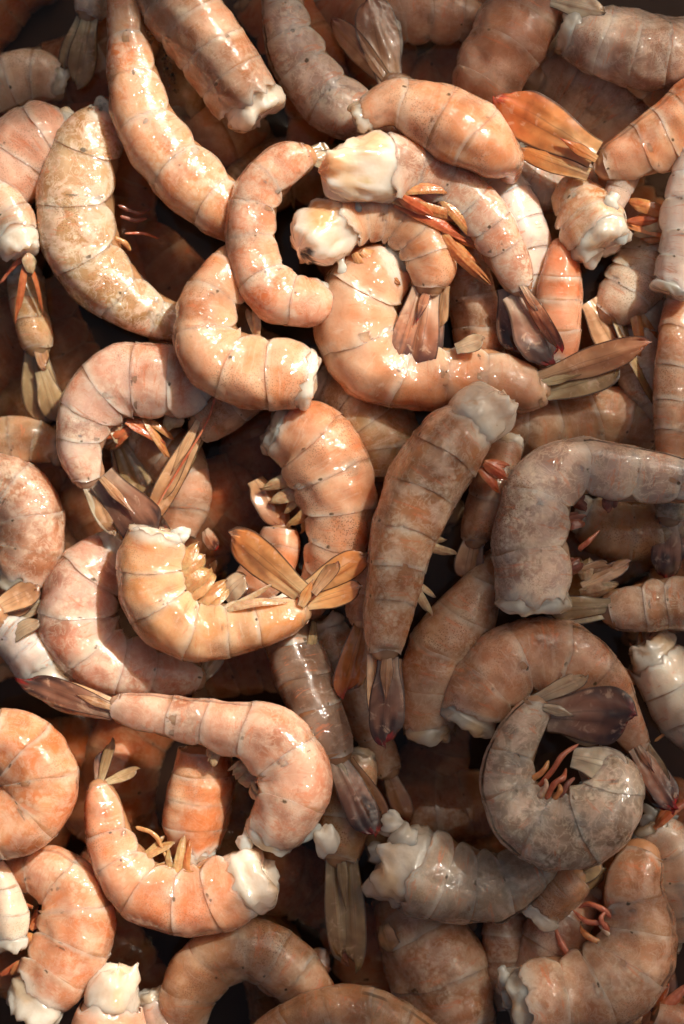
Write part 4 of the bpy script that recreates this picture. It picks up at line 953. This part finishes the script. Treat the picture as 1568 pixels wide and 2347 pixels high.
def foam(spots):
    m = bpy.data.materials['bubble_film']
    bf = Buf(); fr = random.Random(11); ctr = pix(spots[0][0], spots[0][1], spots[0][2])
    th = np.linspace(0, 2 * math.pi, 10, endpoint=False); ph = np.linspace(-math.pi / 2, math.pi / 2, 7)
    P, T = np.meshgrid(ph, th, indexing='ij')
    U = np.stack([np.cos(P) * np.cos(T), np.cos(P) * np.sin(T), np.sin(P)], -1)
    for x, y, z, n, dx, dy in spots:
        for i in range(n):
            q = fr.uniform(-1, 1)
            c = pix(x + dx * q + fr.gauss(0, 6), y + dy * q + fr.gauss(0, 6), z + fr.uniform(-6, 6))
            bf.grid(U * fr.uniform(2, 5.5) * K + c, np.zeros(U.shape[:2] + (2,)), np.ones(3), np.zeros(3), wrap=True)
    o = bf.build('foam', m, None, ctr); o.location = ctr; o['kind'] = 'stuff'
foam([(205, 258, -70, 50, 34, -16), (385, 150, -120, 60, 14, 60), (345, 60, -60, 26, 6, 40)])

def scrap(label, x, y, z, x2, y2, z2, w, style, tilt):
    c = pix(x, y, z)
    o = fin_mesh(None, c, 'shell_scrap', style, (x, y), (x2, y2), w, z, z2, tilt=tilt, bend=0.12, shape=0.35)
    o.location = c; o['label'] = label; o['category'] = 'shell scrap'; o['group'] = 'loose scraps of shell'
scrap('clear scrap of membrane right of the amber belly legs', 515, 1372, -10, 560, 1325, 0, 26, 'silver', 20)
scrap('pale pointed scrap in the dark gap right of the U-shaped shrimp', 478, 1345, -70, 496, 1285, -50, 9, 'pale', 30)
scrap('dark red scrap in the gap left of the centre shrimp', 470, 1215, -110, 500, 1262, -100, 16, 'red', -20)
scrap('brown folded scrap of shell left of the centre shrimp', 585, 1100, -110, 640, 1200, -100, 34, 'brown', 25)
scrap('silvery scrap at the left edge above the white flesh', 20, 1470, -90, 95, 1420, -80, 18, 'silver', 30)
scrap('brown scrap of shell under the long back view shrimp', 690, 1540, -120, 660, 1600, -110, 26, 'brown', 15)
scrap('thin tan scrap beside the dark grey tail', 720, 1425, -90, 690, 1530, -70, 13, 'olive', 40)
scrap('brown scrap lying in the lower centre gap', 700, 2195, -150, 760, 2220, -140, 30, 'brown', 10)
scrap('dull pink scrap lower centre left of the mottled deep body', 880, 2120, -140, 905, 2180, -130, 24, 'pale', -30)

# ------------------------------------------------------------------ the deep layer that shows only in the gaps
frng = random.Random(3)
deep = [
 ('left of the olive C-shaped shrimp', 60, 720), ('beneath the long orange shrimp at the top left', 470, 260), ('inside the olive C-shaped shrimp', 350, 560),
 ('above the pink C-shaped shrimp at left', 200, 770), ('between the olive shrimp and its pink neighbour below', 330, 760), ('under the half ring orange shrimp', 640, 470),
 ('under the arch of the white faced shrimp', 880, 560), ('at the top edge between two shaded shrimps', 790, 120), ('below the brown fins at the top', 960, 130), ('in the dark gap at the upper right', 1250, 480),
 ('at the right edge behind the orange legs', 1500, 440), ('inside the pink C-shaped shrimp at left', 330, 1130), ('beside the ragged cut top in the centre', 520, 1050), ('between the U-shaped shrimp and the centre one', 520, 1240),
 ('left of the mottled pink shrimp', 110, 1420), ('under the dark tail at lower left', 140, 1680), ('under the long pale orange shrimp', 380, 1750), ('below the U-shaped yellowish shrimp', 600, 1560), ('right of the dark grey tail', 900, 1800),
 ('in the black gap left of the curled grey shrimp', 1010, 1800), ('beneath the big pinkish brown C', 1200, 1640), ('in the lower left between two orange shrimps', 200, 1900), ('below the lower left U-shaped shrimp', 320, 2170),
 ('right of the arched brown shrimp', 760, 2230), ('beneath the straight tan tail', 660, 2090), ('under the olive shrimp with the torn end', 1080, 2140), ('behind the stub of tan shell', 1400, 1950), ('behind the small tan shrimp at right', 1420, 1330),
 ('at the left edge under the tan body', 110, 1120), ('in the top left corner', 60, 60), ('at the lower edge left of the mottled deep body', 860, 2300), ('at the right edge near the maroon fins', 1500, 1290),
 ('at the top edge left of the long orange shrimp', 180, 60), ('left of the thick brown and tan shrimp', 370, 150), ('right of the thick brown and tan shrimp', 620, 130), ('under the plump orange shrimp', 980, 420), ('left of the long back view shrimp', 870, 1180),
 ('beside the squared cut end', 760, 800), ('between the faded pink and the murky white shrimp', 190, 230), ('beneath the thumb like orange shrimp', 1340, 860), ('at the lower right edge', 1530, 2250), ('below the arched brown shrimp', 560, 2320), ('right of the orange stump', 560, 1900), ('at the left edge by the rounded orange shrimp', 100, 1980), ('left of the olive hanging tail', 20, 850)]
for i, (where, x, y) in enumerate(deep):
    a = frng.uniform(0, 6.28); cv = frng.choice((-1, 1)) * frng.uniform(0.45, 0.9)
    L = frng.uniform(70, 95); pts = []
    px, py = x - math.cos(a) * L * 1.5, y - math.sin(a) * L * 1.5
    for k, r in enumerate((66, 84, 86, 76, 60, 42)):
        pts.append((px, py, r, frng.uniform(-12, 12)))
        aa = a + cv * (k - 2) * 0.5
        px += math.cos(aa) * L; py += math.sin(aa) * L
    S('dark shrimp deep in the heap ' + where, pts, z=-225 - frng.uniform(0, 60), style=frng.choice(('brown', 'brown', 'orange', 'olive', 'pink')), tilt=frng.uniform(20, 75), mott=0.5, white=0.7)
